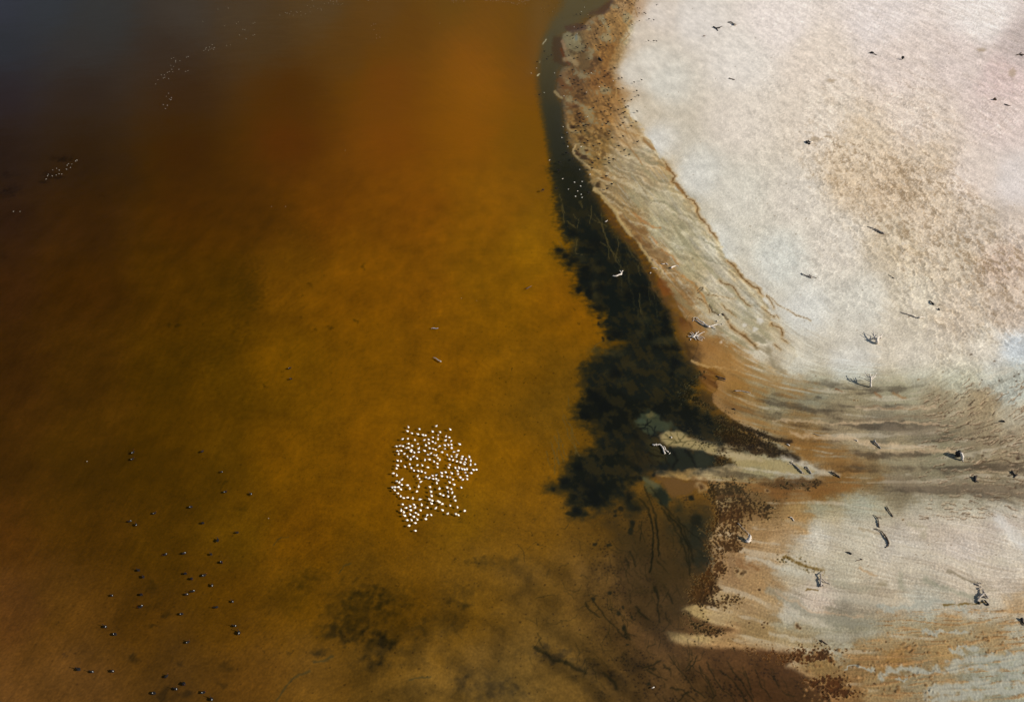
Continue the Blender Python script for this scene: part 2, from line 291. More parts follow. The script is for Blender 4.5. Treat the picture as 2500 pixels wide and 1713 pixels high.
L = lerp(L, np.array([132, 100, 58], np.float32), (sstep(.9, 2.2, br)*bdm)*.5)
_e = math.radians(42); es = (UU*math.cos(_e) + VV*math.sin(_e))/SC; et = (-UU*math.sin(_e) + VV*math.cos(_e))/SC
e1 = fbm(es*.010 + 1.1*w1x + .3*w2x, et*.045 + 2.2*w1y + .7*w2y, 4, 66); e1 = e1/e1.std()
er = np.clip(1.1 - np.abs(e1)*1.4, -1, 1.1)                # ridge crests
L *= (1 + bdm[..., 0]*(.055*np.clip(e1, -1.5, 1.5)*sstep(150, 420, VV)))[..., None]**np.array([1, 1, 1.15], np.float32)
L = lerp(L, np.array([120, 116, 88], np.float32), (bdm[..., 0]*sstep(.8, 2., -e1)*sstep(200, 420, VV))[..., None]*.38)
L = lerp(L, np.array([208, 198, 172], np.float32), (bdm[..., 0]*sstep(.6, 1.8, e1)*sstep(200, 420, VV))[..., None]*.32)
hL += .035*bdm[..., 0]*e1*sstep(200, 420, VV)
# olive-grey lenses between cream streaks
BB = [(1480,380),(1560,360),(1640,430),(1700,530),(1760,640),(1830,740),(1900,860),(1860,930),(1790,890),(1740,840),(1650,760),(1600,660),(1540,560),(1490,470)]
bm = upc(polysdf(BB), wu2, wv2)
bmm = sstep(-12, 18, bm)
ol = (sstep(.2, 1.6, LB + .5*LM)*bmm)[..., None]
L = lerp(L, np.array([128, 122, 92], np.float32), ol*.55)
cr = (sstep(.5, 2.0, -LM - .4*LB)*bmm)[..., None]
L = lerp(L, np.array([206, 198, 174], np.float32), cr*.45)
# wet tan with dark speckle near the water in the far part
TB = [(1490,-120),(1560,-60),(1550,60),(1530,120),(1500,190),(1500,300),(1480,400),(1440,420),(1390,330),(1372,230),(1390,150),(1380,90),(1450,50)]
tb = sstep(-8, 12, upc(polysdf(TB), wu2, wv2))
fn2 = unit(fbm(GX*.6, GY*.6, 4, 61))
L *= lerp(np.ones(3, np.float32), np.array([.94, .915, .82], np.float32), tb[..., None])
L *= (1 - .07*tb*np.clip(fn2, -1.3, 1.5))[..., None]
L = lerp(L, L*np.array([.62, .55, .45], np.float32), (tb*sstep(.5, 1.7, unit(gn(GX*.14, GY*.14, 62)) + .5*fn2))[..., None]*.5)
L = lerp(L, np.array([150, 142, 108], np.float32), (tb*sstep(.7, 1.8, unit(gn(GX*.12 + 5, GY*.12, 63)) + .4*fn2))[..., None]*.6)
# leathery pimpled film on the wet flats (delta)
peb = unit(gn(WX*3.1, WY*3.1, 71) + .7*gn(WX*5.3, WY*5.3, 72))
dl = sstep(0, 30, land_d)*delta
L *= lerp(1., np.array([.91, .935, .90], np.float32), (dl*(1 - sstep(1230, 1300, VV)*(1 - sstep(1480, 1540, VV))))[..., None])
hL += .009*peb*dl*near_
L *= (1 + .04*peb*dl*near_)[..., None]
L *= (1 + .03*peb*(1 - dl)*smooth_*near_)[..., None]
# broad dry-grey and ochre stream streaks
core = dl*sstep(900, 960, VV)*(1 - sstep(1190, 1270, VV))*(1 - .85*sstep(2180, 2330, UU)*(1 - sstep(1020, 1090, VV)))
L *= (1 - .09*core)[..., None]
L *= (1 - .10*core*sstep(.2, 1.2, LF*.8 + .5*grain)*sstep(-1, 1, mott))[..., None]
L = lerp(L, L*np.array([.66, .64, .64], np.float32), (core*sstep(.0, 1.9, 1.15*LB + .25*LM + .15*mott))[..., None]*.85)
L = lerp(L, L*np.array([.70, .66, .60], np.float32), (core*sstep(1.1, 2.6, LM + .8*LF))[..., None]*.4)
L = lerp(L, L*np.array([.84, .82, .80], np.float32), (dl*sstep(.3, 1.8, LB + .6*LM))[..., None]*.5)
L = lerp(L, np.array([208, 196, 172], np.float32), (dl*sstep(.9, 2.4, -LB - .5*LM))[..., None]*.45)

rag = fbm(WX*.7, WY*.7, 3, 91, gain=.4)
# --- water-side textures
Wt = colW*np.array([.985, .955, 1.0], np.float32)
Wt *= lerp(1., np.array([1., .97, 1.], np.float32), ((1 - sstep(500, 800, UU))*sstep(300, 600, VV))[..., None])
Wt *= lerp(1., np.array([.92, .91, .86], np.float32), ((1 - sstep(250, 700, UU))*(1 - sstep(60, 260, VV)))[..., None])
Wt *= lerp(1., np.array([.92, .935, .85], np.float32), ((1 - sstep(420, 800, UU))*sstep(850, 1200, VV))[..., None])
Wt *= lerp(1., np.array([.93, .915, .74], np.float32), (sstep(1380, 1520, VV)*sstep(700, 900, UU)*(1 - sstep(1450, 1650, UU)))[..., None])
Wt *= (1 + +.035*clump*sstep(250, 700, VV) + .03*mott*sstep(250, 600, VV) + .009*LM + .006*LF*sstep(400, 900, VV))[..., None]
Wt *= (1 + .035*grain*sstep(500, 1500, VV) + .02*unit(gn(GX*.9, GY*.9, 85))*sstep(300, 900, VV))[..., None]
# smoky silt drawn out along the drift, bottom centre
smk = upc(polysdf([(900,1560),(1150,1420),(1400,1330),(1560,1300),(1680,1420),(1700,1560),(1900,1620),(2020,1760),(800,1760)]), wu2, wv2)
smk = sstep(-60, 60, smk)
Wt *= (1 - smk*(.05 + .12*np.clip(LB*.45 + .12*LM + .75*mott, -1.5, 1.8)))[..., None]
# scattered dark weed on the bed
f1w, f2w, idw_ = worley(GX*.20 + w3x*.2, GY*.20 + w3y*.2, 81)
szw = np.clip(idw_ - .55, 0, 1)*.22*(1 + .7*fbm(WX*1.3, WY*1.3, 2, 82))
weedm = (1 - sstep(szw*.5, szw + .03, f1w))*(idw_ > .6)*sstep(380, 700, VV)*(.35 + .65*sstep(-.2, 1.2, clump))
f1v, f2v, idv = worley(GX*.62, GY*.62, 83)
szv = np.clip(idv - .6, 0, 1)*.42*(1 + .9*fbm(WX*2.6, WY*2.6, 2, 84))
specm = (1 - sstep(szv*.4, szv + .06, f1v))*(idv > .64)*sstep(500, 1000, VV)
dens = np.clip(idw([(1200,900,.8),(1150,750,.6),(1250,800,.9),(900,800,.35),(700,700,.45),(500,750,.4),(300,1000,.25),(700,1100,.3),(1000,950,.25),(1150,1250,.7),(1350,1300,.9),(1100,1350,.6),(900,1400,.5),(750,1350,.4),(1250,1550,.8),(1000,1650,.8),(600,1600,.5),(300,1500,.5),(150,1300,.2),(1450,1350,1.),(1400,1550,.9),(1550,1650,.7),(1300,1650,.8),(600,1150,.5),(200,200,0),(900,300,.05),(1200,300,.1),(1200,550,.25)], UC, VC, 3, 60), 0, 1)
dens = upc(dens[..., 0], UU, VV)
Wt = lerp(Wt, Wt*np.array([.42, .46, .9], np.float32), np.clip(weedm*dens*.95, 0, 1)[..., None])
Wt = lerp(Wt, Wt*np.array([.5, .48, .6], np.float32), np.clip(specm*dens*.9, 0, 1)[..., None])
# larger weed clouds (bluish dark) in the shallows, bottom half
WC = [(870,1490,62,52,.8),(925,1575,40,32,.95),(860,1535,50,26,.6),(965,1530,50,60,.35),(1075,1530,50,28,.45),(800,1545,60,22,.4),(950,1460,60,34,.45),(780,1590,24,8,.85),(905,1620,40,14,.5),(765,1400,26,16,.35),(1120,1450,40,28,.35),(1130,1475,22,7,.6),(1240,1380,40,20,.3),(1180,1375,24,12,.4),(1160,1370,14,8,.6),(1290,1395,50,20,.3),
(1340,1600,60,12,.35),(1370,1600,40,10,.4),(1440,1640,30,28,.4),(1500,1660,30,16,.5),(1545,1620,30,20,.3),(1320,1580,26,8,.6),(1400,1620,40,16,.3),(1480,1690,50,20,.35),(1160,1645,50,22,.3),(1200,1680,70,20,.35),(1250,1700,60,24,.35),(1130,1660,22,10,.5),
(323,1605,12,11,.7),(398,1695,12,12,.8),(446,1695,13,8,.6),(550,1621,13,8,.6),(366,1430,15,14,.5),(402,1500,10,10,.6),(372,1527,9,6,.6),(438,1621,10,7,.5),(385,1478,26,9,.3),(545,1665,10,5,.5),(240,1590,50,10,.1),(440,1450,70,50,.12),(560,1360,50,40,.16),(540,1180,12,7,.5),(584,1238,9,7,.5),(280,1220,20,8,.2),(435,705,22,10,.15),
(760,600,50,50,.12),(600,720,40,80,.22),(560,900,60,100,.18),(620,700,26,40,.2),(660,640,36,20,.15),(740,570,40,18,.12),(500,850,60,60,.15),(700,1460,50,40,.3),(740,1420,30,20,.4),(320,420,30,60,.15),(430,790,6,4,.8),(411,789,6,4,.6),(755,693,6,4,.6),(805,797,5,6,.8),(770,802,5,3,.7),(735,772,4,5,.6),(888,650,5,8,.5),(870,782,9,4,.5),(645,940,6,4,.6),(640,1000,60,50,.12),
(150,385,24,7,.7),(140,430,14,4,.5),(120,425,18,9,.5),(105,440,12,4,.6),(15,470,16,10,.5),(18,425,16,6,.4),(30,460,20,10,.4),(6,620,8,10,.4),(250,475,14,4,.3)]
bu, bv = warp(2, 7, 1.6)
for x, y, rx, ry, a in WC:
    i0, i1 = np.searchsorted(vs_, [y - ry*2.4 - 24, y + ry*2.4 + 24]); j0, j1 = np.searchsorted(us, [x - rx*2.4 - 24, x + rx*2.4 + 24])
    if i1 <= i0 or j1 <= j0: continue
    sl = (slice(i0, i1), slice(j0, j1))
    r = np.hypot((bu[sl] - x)/rx, (bv[sl] - y)/ry)
    m = (1 - sstep(.1, 1.7, r + rag[sl]*1.1))*a
    m = m*(.55 + .45*sstep(-.6, .8, mott[sl]))
    Wt[sl] = lerp(Wt[sl], Wt[sl]*np.array([.38, .44, .8], np.float32), (m*.9)[..., None])

# brown shallows with flecked litter off the pitted crust
shz = sstep(-50, 60, upc(polysdf([(1400,1250),(1600,1180),(1760,1200),(1760,1480),(1660,1500),(1640,1600),(1950,1600),(2060,1760),(1480,1760),(1420,1600),(1450,1450)]), wu2, wv2))
f1s, f2s, ids = worley(GX*1.6 + w3x*.3, GY*1.6 + w3y*.3, 86)
Wt *= (1 - .14*shz)[..., None]
Wt = lerp(Wt, Wt*np.array([.5, .52, .7], np.float32), (shz*(1 - sstep(.18, .42, f1s + .15*rag))*(ids > .5)*sstep(-.9, .8, mott))[..., None]*.75)
Wt = lerp(Wt, Wt*np.array([1.22, 1.2, 1.2], np.float32), (shz*(1 - sstep(.1, .3, f1s))*(ids < .16))[..., None]*.7)
col = lerp(Wt, L, landm)
hM = np.zeros(SHP, np.float32)        # extra relief added by marks

rg = upc(fbm(UC*.02, VC*.02, 3, 95), UU, VV)
edgeN = fbm(WX*.45, WY*.45, 4, 96)
def region(pts, c, alpha=1., soft=6., rough=8., tex=None, inplace=True, k=None):
    if k: pts = Zp(k, pts)
    xs = [q[0] for q in pts]; ys = [q[1] for q in pts]; pad = 30 + soft + rough
    i0, i1 = np.searchsorted(vs_, [min(ys) - pad, max(ys) + pad]); j0, j1 = np.searchsorted(us, [min(xs) - pad, max(xs) + pad])
    sl = (slice(i0, i1), slice(j0, j1))
    gu, gv = UU[sl][::3, ::3], VV[sl][::3, ::3]
    d = polysdf(pts, gu, gv)
    x = (np.arange(j1 - j0)/3.)[None, :]; y = (np.arange(i1 - i0)/3.)[:, None]
    x = np.clip(x + (su[sl] - UU[sl])/(3*STEP), 0, d.shape[1] - 1.001); y = np.clip(y + (sv[sl] - VV[sl])/(3*STEP), 0, d.shape[0] - 1.001)
    x0 = x.astype(int); y0 = y.astype(int); fx = x - x0; fy = y - y0
    d = (d[y0, x0]*(1-fx) + d[y0, x0+1]*fx)*(1-fy) + (d[y0+1, x0]*(1-fx) + d[y0+1, x0+1]*fx)*fy
    m = sstep(-soft, soft, d + edgeN[sl]*rough*1.6)*alpha
    if tex is not None: m = m*tex[sl]
    if inplace:
        col[sl] = lerp(col[sl], STRIP[sl] if c is None else np.array(c, np.float32), m[..., None])
    return sl, m
def stroke(pts, w, c, alpha=1., soft=.5, k=None, ht=0., w2=None, jit=1., gate=0.):
    if k: pts = Zp(k, pts)
    w2 = w if w2 is None else w2
    xs = [q[0] for q in pts]; ys = [q[1] for q in pts]; pad = max(w, w2)*2.2 + 14
    i0, i1 = np.searchsorted(vs_, [min(ys) - pad, max(ys) + pad]); j0, j1 = np.searchsorted(us, [min(xs) - pad, max(xs) + pad])
    if i1 <= i0 or j1 <= j0: return
    sl = (slice(i0, i1), slice(j0, j1))
    pu = UU[sl] + ((bu[sl] - UU[sl])*.22 + (su[sl] - UU[sl])*.35)*jit; pv = VV[sl] + ((bv[sl] - VV[sl])*.28 + (sv[sl] - VV[sl])*.6)*jit
    best = np.full(pu.shape, 1e9, np.float32); n = len(pts) - 1
    for i in range(n):
        d, t = segdist(pu, pv, pts[i], pts[i+1])
        ww = lerp(w, w2, (i + t)/n)*.5
        best = np.minimum(best, d/np.maximum(ww, .3))
    m = (1 - sstep(1 - soft, 1 + soft, best + rag[sl]*.45*jit))*alpha
    if gate: m = m*sstep(-gate, .2, edgeN[sl] + .15)
    if c is not None: col[sl] = lerp(col[sl], np.array(c, np.float32), m[..., None])
    if ht: hM[sl] += ht*m
def blob(x, y, rx, ry, c, a=1., k=None, ht=0., hard=.5):
    if k: ox, oy, s = ZO[k]; x = ox + x/s; y = oy + y/s; rx /= s; ry /= s
    i0, i1 = np.searchsorted(vs_, [y - ry*2.4 - 14, y + ry*2.4 + 14]); j0, j1 = np.searchsorted(us, [x - rx*2.4 - 14, x + rx*2.4 + 14])
    if i1 <= i0 or j1 <= j0: return
    sl = (slice(i0, i1), slice(j0, j1))
    r = np.hypot((su[sl] - x)/rx, (sv[sl] - y)/ry)
    m = (1 - sstep(hard, 1.4, r + rag[sl]*.6))*a
    if c is not None: col[sl] = lerp(col[sl], np.array(c, np.float32), m[..., None])
    if ht: hM[sl] += ht*m
# ---------------------------------------------------------------- named patches of bed and shore
veil = np.clip(.5 + .5*unit(fbm(WX*.16, WY*.16, 4, 101)), 0, 1)
# grey-olive shallow strip beside the far beach
STRIP = np.stack([np.interp(VV, [-50, 40, 120, 220, 320, 420, 520], c) for c in ((84,78,70,54,42,32,26), (78,72,66,52,42,34,30), (56,52,48,38,32,26,22))], -1).astype(np.float32)
region([(1385,-140),(1500,-140),(1492,0),(1470,30),(1430,45),(1395,75),(1372,88),(1340,100),(1325,95),(1345,50),(1370,20),(1378,-30)], None, .85, 16, 8)
region([(1340,80),(1372,92),(1375,130),(1385,160),(1366,175),(1360,225),(1374,260),(1378,310),(1386,350),(1400,385),(1430,420),(1440,470),(1365,470),(1350,420),(1338,350),(1322,270),(1312,210),(1312,150),(1322,105)], None, .9, 14, 5)
region([(1325,250),(1372,250),(1376,300),(1384,350),(1425,410),(1450,470),(1490,560),(1390,560),(1362,500),(1350,430),(1338,340)], None, .8, 14, 5)
region([(1300,-20),(1360,-20),(1340,40),(1320,100),(1305,180),(1290,180),(1300,90)], (104,74,34), .5, 16, 8)
# foam-pale lines on the strip edge
stroke([(300,710),(330,670),(358,628)], 2.4, (168,160,130), .8, k='K'); stroke([(215,1225),(240,1190)], 3.2, (190,184,150), .9, k='K')
stroke([(250,975),(262,985),(240,1010)], 2, (130,122,90), .6, k='K'); stroke([(1090,350),(1130,380)],5,(140,124,90),.6,k='K')
# purple-brown band across the far point
region([(1400,10),(1440,30),(1400,90),(1380,160),(1320,225),(1200,245),(1140,210),(1060,260),(1020,220),(1180,150),(1280,80)], (74,52,38), .75, 4, 5, k='K')
region([(640,420),(760,400),(900,380),(1060,440),(1000,480),(880,500),(760,530),(680,500)], (72,52,40), .8, 3, 4, k='K')
region([(470,600),(600,590),(620,740),(640,900),(740,1040),(720,1070),(600,1050),(470,990),(450,800)], (66,48,32), .75, 4, 5, k='K')
stroke([(600,800),(640,900),(690,1000),(740,1050)], 8, (96,52,22), .7, k='K', w2=4); stroke([(610,670),(650,760),(660,800)], 7, (150,118,84), .7, k='K')
region([(630,550),(720,510),(760,560),(830,620),(900,700),(1020,760),(960,840),(860,860),(760,820),(680,760),(640,640)], (132,124,92), .6, 3, 4, k='K')
blob(840,610,26,60,(92,104,104),.6,k='K'); stroke([(660,960),(760,960),(850,1040)], 12, (152,130,92), .7, k='K')
region([(900,860),(1060,850),(1040,1000),(1090,1090),(1000,1150),(860,1140),(880,1000)], (96,76,44), .7, 5, 6, k='K')
stroke([(560,1300),(640,1390),(740,1440)], 12, (92,56,24), .7, k='K'); stroke([(500,1480),(560,1560),(600,1590)], 6, (146,128,88), .8, k='K')
blob(1090,370,34,30,(120,108,80),.8,k='K')
for q in [(1630,480,1700,580),(1700,580,1560,720),(1500,640,1520,760),(1480,760,1470,900),(1790,150,1830,290),(1780,0,1790,60)]:
    stroke([(q[0],q[1]),(q[2],q[3])], 2.4, (150,112,62), .7, k='K')
blob(330*6.633/6.633+330,1000,60,40,(40,24,12),0,k='K')
# far beach: small wet features (M)
stroke([(365,30),(420,90),(480,130)], 6, (140,120,82), .8, k='M'); region([(520,200),(700,220),(760,300),(640,300),(540,260)], (104,66,30), .7, 3, 4, k='M')
blob(700,270,60,24,(64,40,20),.7,k='M'); blob(600,360,50,40,(134,120,88),.6,k='M')
stroke([(575,560),(580,620),(640,680),(760,690)], 5, (146,126,86), .8, k='M'); blob(650,605,50,30,(48,30,12),.9,k='M')
blob(790,800,40,20,(62,40,16),.7,k='M'); stroke([(700,900),(650,1000),(720,1100),(840,1190),(1000,1300),(1120,1400),(1300,1520)], 4.2, (172,146,98), .9, k='M', ht=.12)
region([(700,960),(770,1040),(860,1060),(970,1160),(1000,1200),(880,1150),(780,1100),(700,1050)], (54,34,14), .85, 2, 3, k='M')
blob(870,985,34,20,(56,34,14),.9,k='M'); blob(1060,1540,40,50,(50,34,14),.85,k='M'); stroke([(1000,1590),(1040,1430),(900,1500)], 4, (140,118,76), .7, k='M')
region([(1120,1380),(1200,1400),(1300,1490),(1250,1500),(1120,1440)], (132,92,44), .7, 3, 3, k='M')
stroke([(1360,0),(1350,150),(1430,220),(1440,300),(1560,420),(1600,510)], 3.4, (164,128,74), .75, k='M'); stroke([(1100,260),(1260,420),(1380,560),(1440,660),(1560,720),(1700,760),(1880,820),(1990,1000)], 3.2, (156,118,66), .6, k='M')
stroke([(1380,640),(1500,700),(1540,740),(1480,600),(1380,480),(1290,380)], 3, (148,110,62), .6, k='M'); stroke([(1340,740),(1480,860),(1600,980),(1700,1110),(1770,1220)], 3.6, (146,108,60), .6, k='M')
stroke([(1800,830),(1900,920),(1960,980)], 7, (140,102,54), .8, k='M')
# --- the black mud flat under shallow water
MUD = Zp('B', [(430,60),(520,200),(500,420),(545,650),(590,760),(640,840),(730,860),(730,930),(660,990),(520,965),(505,1000),(570,1050),(640,1170),(740,1130),(745,1250),(765,1360),(735,1400),(745,1450),(800,1440),(840,1420)]) \
 + Zp('C', [(380,90),(440,190),(490,260),(600,290),(560,400),(612,500),(680,590),(800,640),(700,700),(560,760),(420,830),(340,940),(330,1090),(370,1190),(345,1270),(280,1350),(255,1470),(330,1520),(470,1510)]) \
 + Zp('D', [(500,290),(560,340),(690,380),(650,440),(760,500),(700,650),(470,760),(370,840),(350,950),(300,1050),(180,1110),(260,1140),(370,1170),(430,1260),(430,1370),(500,1425),(630,1430),(560,1330),(720,1335),(880,1320),(960,1230),(1040,1290),(1140,1400),(1210,1370),(1120,1180),(1060,1060),(1180,1010),(1240,980),(1400,940),(1600,920),(1800,890),(2050,880),(2250,850),(2100,760),(1900,700),(1800,690),(1700,640),(1540,640),(1430,560),(1440,500),(1640,470),(1800,560),(2000,620),(2324,640)]) \
 + Zp('E', [(100,770),(220,780),(250,730),(180,660),(120,590),(60,550),(0,520)]) \
 + Zp('C', [(2050,1590),(1850,1470),(1700,1370),(1570,1290),(1620,1200),(1560,1130),(1620,1050),(1690,1000),(1600,900),(1520,850),(1480,760),(1420,620),(1375,530),(1350,380),(1220,160),(1090,0)]) \
 + Zp('B', [(1640,1450),(1560,1280),(1480,1120),(1420,1000),(1300,880),(1180,760),(1060,600),(980,380),(870,250),(800,130),(760,0),(600,0)])
region(MUD, (27,28,19), .90, 24, 13)
mudn = unit(fbm(GX*.24, GY*.24, 5, 105, gain=.62)); mudc = lerp(np.array([36, 32, 19], np.float32), np.array([9, 17, 20], np.float32), sstep(-.9, .6, mudn + .45*LM + .3*grain*near_)[..., None])
_s, _m = region(MUD, (0,0,0), .95, 26, 16, inplace=False); col[_s] = lerp(col[_s], mudc[_s], (_m*(.12 + .62*sstep(430, 600, VV[_s])))[..., None])
region(Zp('D', [(560,700),(900,640),(1180,700),(1300,900),(1180,1000),(1000,1080),(900,1250),(600,1330),(430,1300),(380,1100),(400,850)]), (12,16,13), .6, 18, 16, tex=sstep(-.5,.6,mudn))
region(Zp('D', [(900,600),(1200,520),(1400,640),(1300,860),(1150,960),(1000,900)]), (46,36,18), .5, 16, 12, tex=veil)
region(Zp('B', [(540,680),(700,650),(900,700),(1100,800),(1250,950),(1400,1040),(1500,1200),(1620,1450),(1720,1590),(1300,1700),(900,1560),(760,1400),(740,1200),(900,1100),(740,1000),(600,780)]), (13,19,18), .85, 12, 10, tex=.25 + .75*sstep(-.6,.5,mudn))
region(Zp('C', [(400,80),(700,0),(1090,0),(1250,200),(1360,400),(1370,540),(1200,560),(900,600),(620,500),(540,300)]), (11,18,18), .8, 10, 10, tex=.2 + .8*sstep(-.6,.5,mudn))
region(Zp('C', [(380,1180),(560,1130),(800,1200),(1000,1300),(1400,1250),(1560,1320),(1800,1480),(2050,1600),(1400,1700),(600,1650),(300,1500),(300,1320)]), (11,15,14), .8, 10, 12, tex=.25 + .75*sstep(-.6,.5,mudn))
# olive veils drawn over the mud
OLV = [(1040,370,100,70,.5,'C'),(1000,520,90,60,.35,'C'),(1300,600,120,60,.6,'C'),(1180,620,90,50,.45,'C'),(700,740,160,50,.55,'C'),(500,720,120,60,.6,'C'),(880,870,140,70,.3,'C'),(1150,860,120,90,.25,'C'),(620,960,90,50,.35,'C'),(760,1060,120,60,.25,'C'),(1400,960,120,60,.3,'C'),(1180,1100,130,80,.25,'C'),(700,950,120,120,.0,'C'),(600,620,70,60,.3,'C'),(480,90,40,60,.5,'C'),
 (700,900,60,90,.5,'B'),(800,1060,60,60,.45,'B'),(950,1150,60,120,.3,'B'),(930,1360,60,60,.4,'B'),(600,800,40,60,.3,'B'),(1060,860,90,90,.2,'B')]
for x, y, rx, ry, a, k in OLV: blob(x, y, rx, ry, (52,48,28), a, k=k, hard=.1)
# darker pits in the mud
for x, y, rx, ry, k in [(690,780,55,40,'B'),(535,975,36,24,'B'),(610,1035,40,26,'B'),(700,1090,55,30,'B'),(650,1130,30,30,'B'),(830,1250,70,90,'B'),(770,1410,36,40,'B'),(880,1440,40,60,'B'),(1000,1400,50,50,'B'),(970,900,110,60,'B'),(880,980,70,34,'B'),(980,1120,50,30,'B'),(820,1180,60,30,'B'),(1030,1240,40,34,'B'),(1350,1480,90,70,'B'),(1500,1420,70,80,'B'),
 (300,30,36,30,'C'),(540,240,80,36,'C'),(520,340,24,20,'C'),(515,410,16,22,'C'),(570,580,16,26,'C'),(640,560,30,20,'C'),(720,530,90,60,'C'),(1300,330,60,110,'C'),(1300,500,70,50,'C'),(1160,100,90,90,'C'),(1100,560,30,40,'C'),(1290,695,70,32,'C'),(1410,695,50,28,'C'),(1170,680,36,28,'C'),(1390,860,50,70,'C'),(710,980,70,60,'C'),(470,1240,70,70,'C'),(350,1465,70,34,'C'),(590,1360,60,60,'C'),(1690,1020,40,26,'C'),(1580,1080,34,26,'C'),(1350,980,30,30,'C'),
 (570,310,60,30,'D'),(700,80,70,70,'D'),(820,200,70,60,'D'),(530,880,50,34,'D'),(360,1040,60,40,'D'),(500,1380,60,44,'D'),(720,1260,110,60,'D'),(1000,1350,40,26,'D'),(940,1370,20,20,'D'),(930,1430,22,14,'D'),(1225,1000,30,24,'D'),(1380,978,24,22,'D'),(1100,1210,40,60,'D'),(1180,1350,40,26,'D'),(680,1100,120,110,'D'),(1130,1510,26,34,'D'),(240,1120,30,24,'D')]:
    blob(x, y, rx*1.15, ry*1.15, (8,13,15), .75, k=k, hard=.25)
for q in [(240,1110),(200,1130),(600,1400),(590,1425),(620,1385)]: blob(q[0], q[1], 26, 12, (30,34,22), .5, k='D')
# pale trails through the mud (birds' tracks)
TR = [('B', [(900,480),(905,560),(880,670)]),('B', [(930,560),(1030,700),(1090,900),(1180,1080),(1270,1200)]),('B', [(1010,560),(1030,720),(1110,960),(1200,1060),(1220,1100)]),('B', [(690,560),(760,640),(740,720),(680,690),(620,640)]),('B', [(540,350),(600,560),(560,470),(600,660)]),('B', [(1200,820),(1210,920),(1180,1080)]),('B', [(1280,860),(1350,1000),(1460,1140),(1560,1260),(1600,1400),(1700,1560)]),('B', [(1000,880),(1090,940),(1100,1060)]),('B', [(780,410),(800,500),(760,420)]),('B', [(1430,1160),(1450,1260)]),('B', [(530,870),(580,950),(620,990)]),('B', [(740,860),(720,1000),(800,1030)]),('B', [(860,570),(980,660),(1080,700)]),('B', [(1250,800),(1420,1030),(1520,1180)]),
 ('C', [(1400,560),(1480,700),(1560,850)]),('C', [(1560,300),(1500,380)]),('C', [(420,730),(500,650),(560,600)]),('C', [(980,60),(1000,300)]),
 ('D', [(330,300),(400,480),(470,640),(540,760)]),('D', [(350,280),(440,440),(520,620)]),('D', [(270,430),(330,600),(380,760)]),('D', [(250,520),(310,680),(350,800)]),('D', [(420,380),(460,560),(500,740)]),('D', [(210,560),(260,760),(310,860)]),('D', [(230,640),(260,860),(250,960)]),('D', [(300,560),(280,700),(300,860)]),('D', [(400,60),(420,180)]),('D', [(150,700),(200,860)])]
for k, p in TR: stroke(p, 1.9, (84,72,38), .62, .7, k=k)
for i in range(26):
    r = np.random.RandomState(300 + i); x = 1440 + r.rand()*90; y = 520 + r.rand()*250; a = 1.0 + r.rand()*.5; l = 20 + r.rand()*60
    x += (y - 520)*.42
    stroke([(x, y), (x + math.cos(a)*l*.5 + r.randn()*3, y + math.sin(a)*l*.5), (x + math.cos(a)*l, y + math.sin(a)*l)], 1.4, (62,58,34), .4, .7)
# amber margin between mud and beach
region(Zp('B', [(900,330),(1000,400),(1090,480),(1170,600),(1270,770),(1420,920),(1500,1080),(1560,1200),(1640,1320),(1780,1500),(1820,1590),(1740,1590),(1620,1420),(1540,1260),(1460,1100),(1400,990),(1280,880),(1170,740),(1060,590),(980,400)]), (84,55,22), .7, 9, 7)
region(Zp('C', [(1130,0),(1300,20),(1380,160),(1420,300),(1500,420),(1600,500),(1560,560),(1660,640),(1720,800),(1640,860),(1540,820),(1470,700),(1400,540),(1370,400),(1260,180)]), (94,66,32), .7, 12, 9)
region(Zp('C', [(1640,640),(1700,760),(1680,860),(1560,840),(1480,700),(1500,620)]), (54,38,18), .7, 8, 5)
region(Zp('C', [(1620,900),(1760,920),(1860,960),(1900,1010),(1800,1010),(1900,1150),(1780,1160),(1700,1100),(1660,1040),(1700,1000)]), (92,56,22), .8, 5, 5)
region(Zp('C', [(1680,1180),(1800,1230),(1820,1330),(1720,1360),(1580,1300)]), (50,38,20), .75, 8, 5)
region(Zp('C', [(1440,340),(1560,400),(1590,480),(1480,500),(1430,420)]), (88,52,20), .8, 6, 4)
region(Zp('C', [(1200,10),(1340,30),(1350,90),(1260,110)]), (118,70,22), .8, 4, 4)
region(Zp('B', [(1640,1280),(1760,1340),(1820,1460),(1760,1480),(1660,1400)]), (112,64,20), .8, 5, 4)
# pale lip at the water's edge
stroke(Zp('B', [(930,290),(1000,340),(1060,420),(1130,500),(1190,560),(1200,620),(1270,720),(1330,790),(1420,870),(1500,1000),(1560,1090),(1620,1170),(1700,1220)]), 8, (176,150,98), .85, .5, ht=.10, w2=5)
stroke(Zp('C', [(1570,845),(1650,870),(1760,900),(1900,920),(2080,960)]), 5, (186,152,100), .8, .5, ht=.05, w2=3)
for p, w, c in [([(1240,600),(1330,690),(1440,760),(1520,800)], 9, (112,80,42)), ([(1400,830),(1520,910),(1560,940)], 12, (104,72,36)), ([(1580,1000),(1680,1010),(1760,1060),(1740,1090)], 12, (122,92,54)), ([(1380,560),(1460,640),(1600,720),(1680,740)], 5, (168,116,62)), ([(1590,830),(1640,900)], 5, (170,118,70)), ([(1700,980),(1820,1060),(1880,1150)], 5, (164,118,66)), ([(1930,1270),(2060,1370),(2160,1500),(2200,1590)], 6, (168,118,60)), ([(1060,340),(1160,420),(1260,490)], 7, (112,92,58)), ([(1820,1180),(1940,1300)], 4, (166,124,72)), ([(1700,1300),(1900,1400),(1990,1480)], 4, (120,96,60))]:
    stroke(p, w, c, .75, .7, k='B', gate=.8)
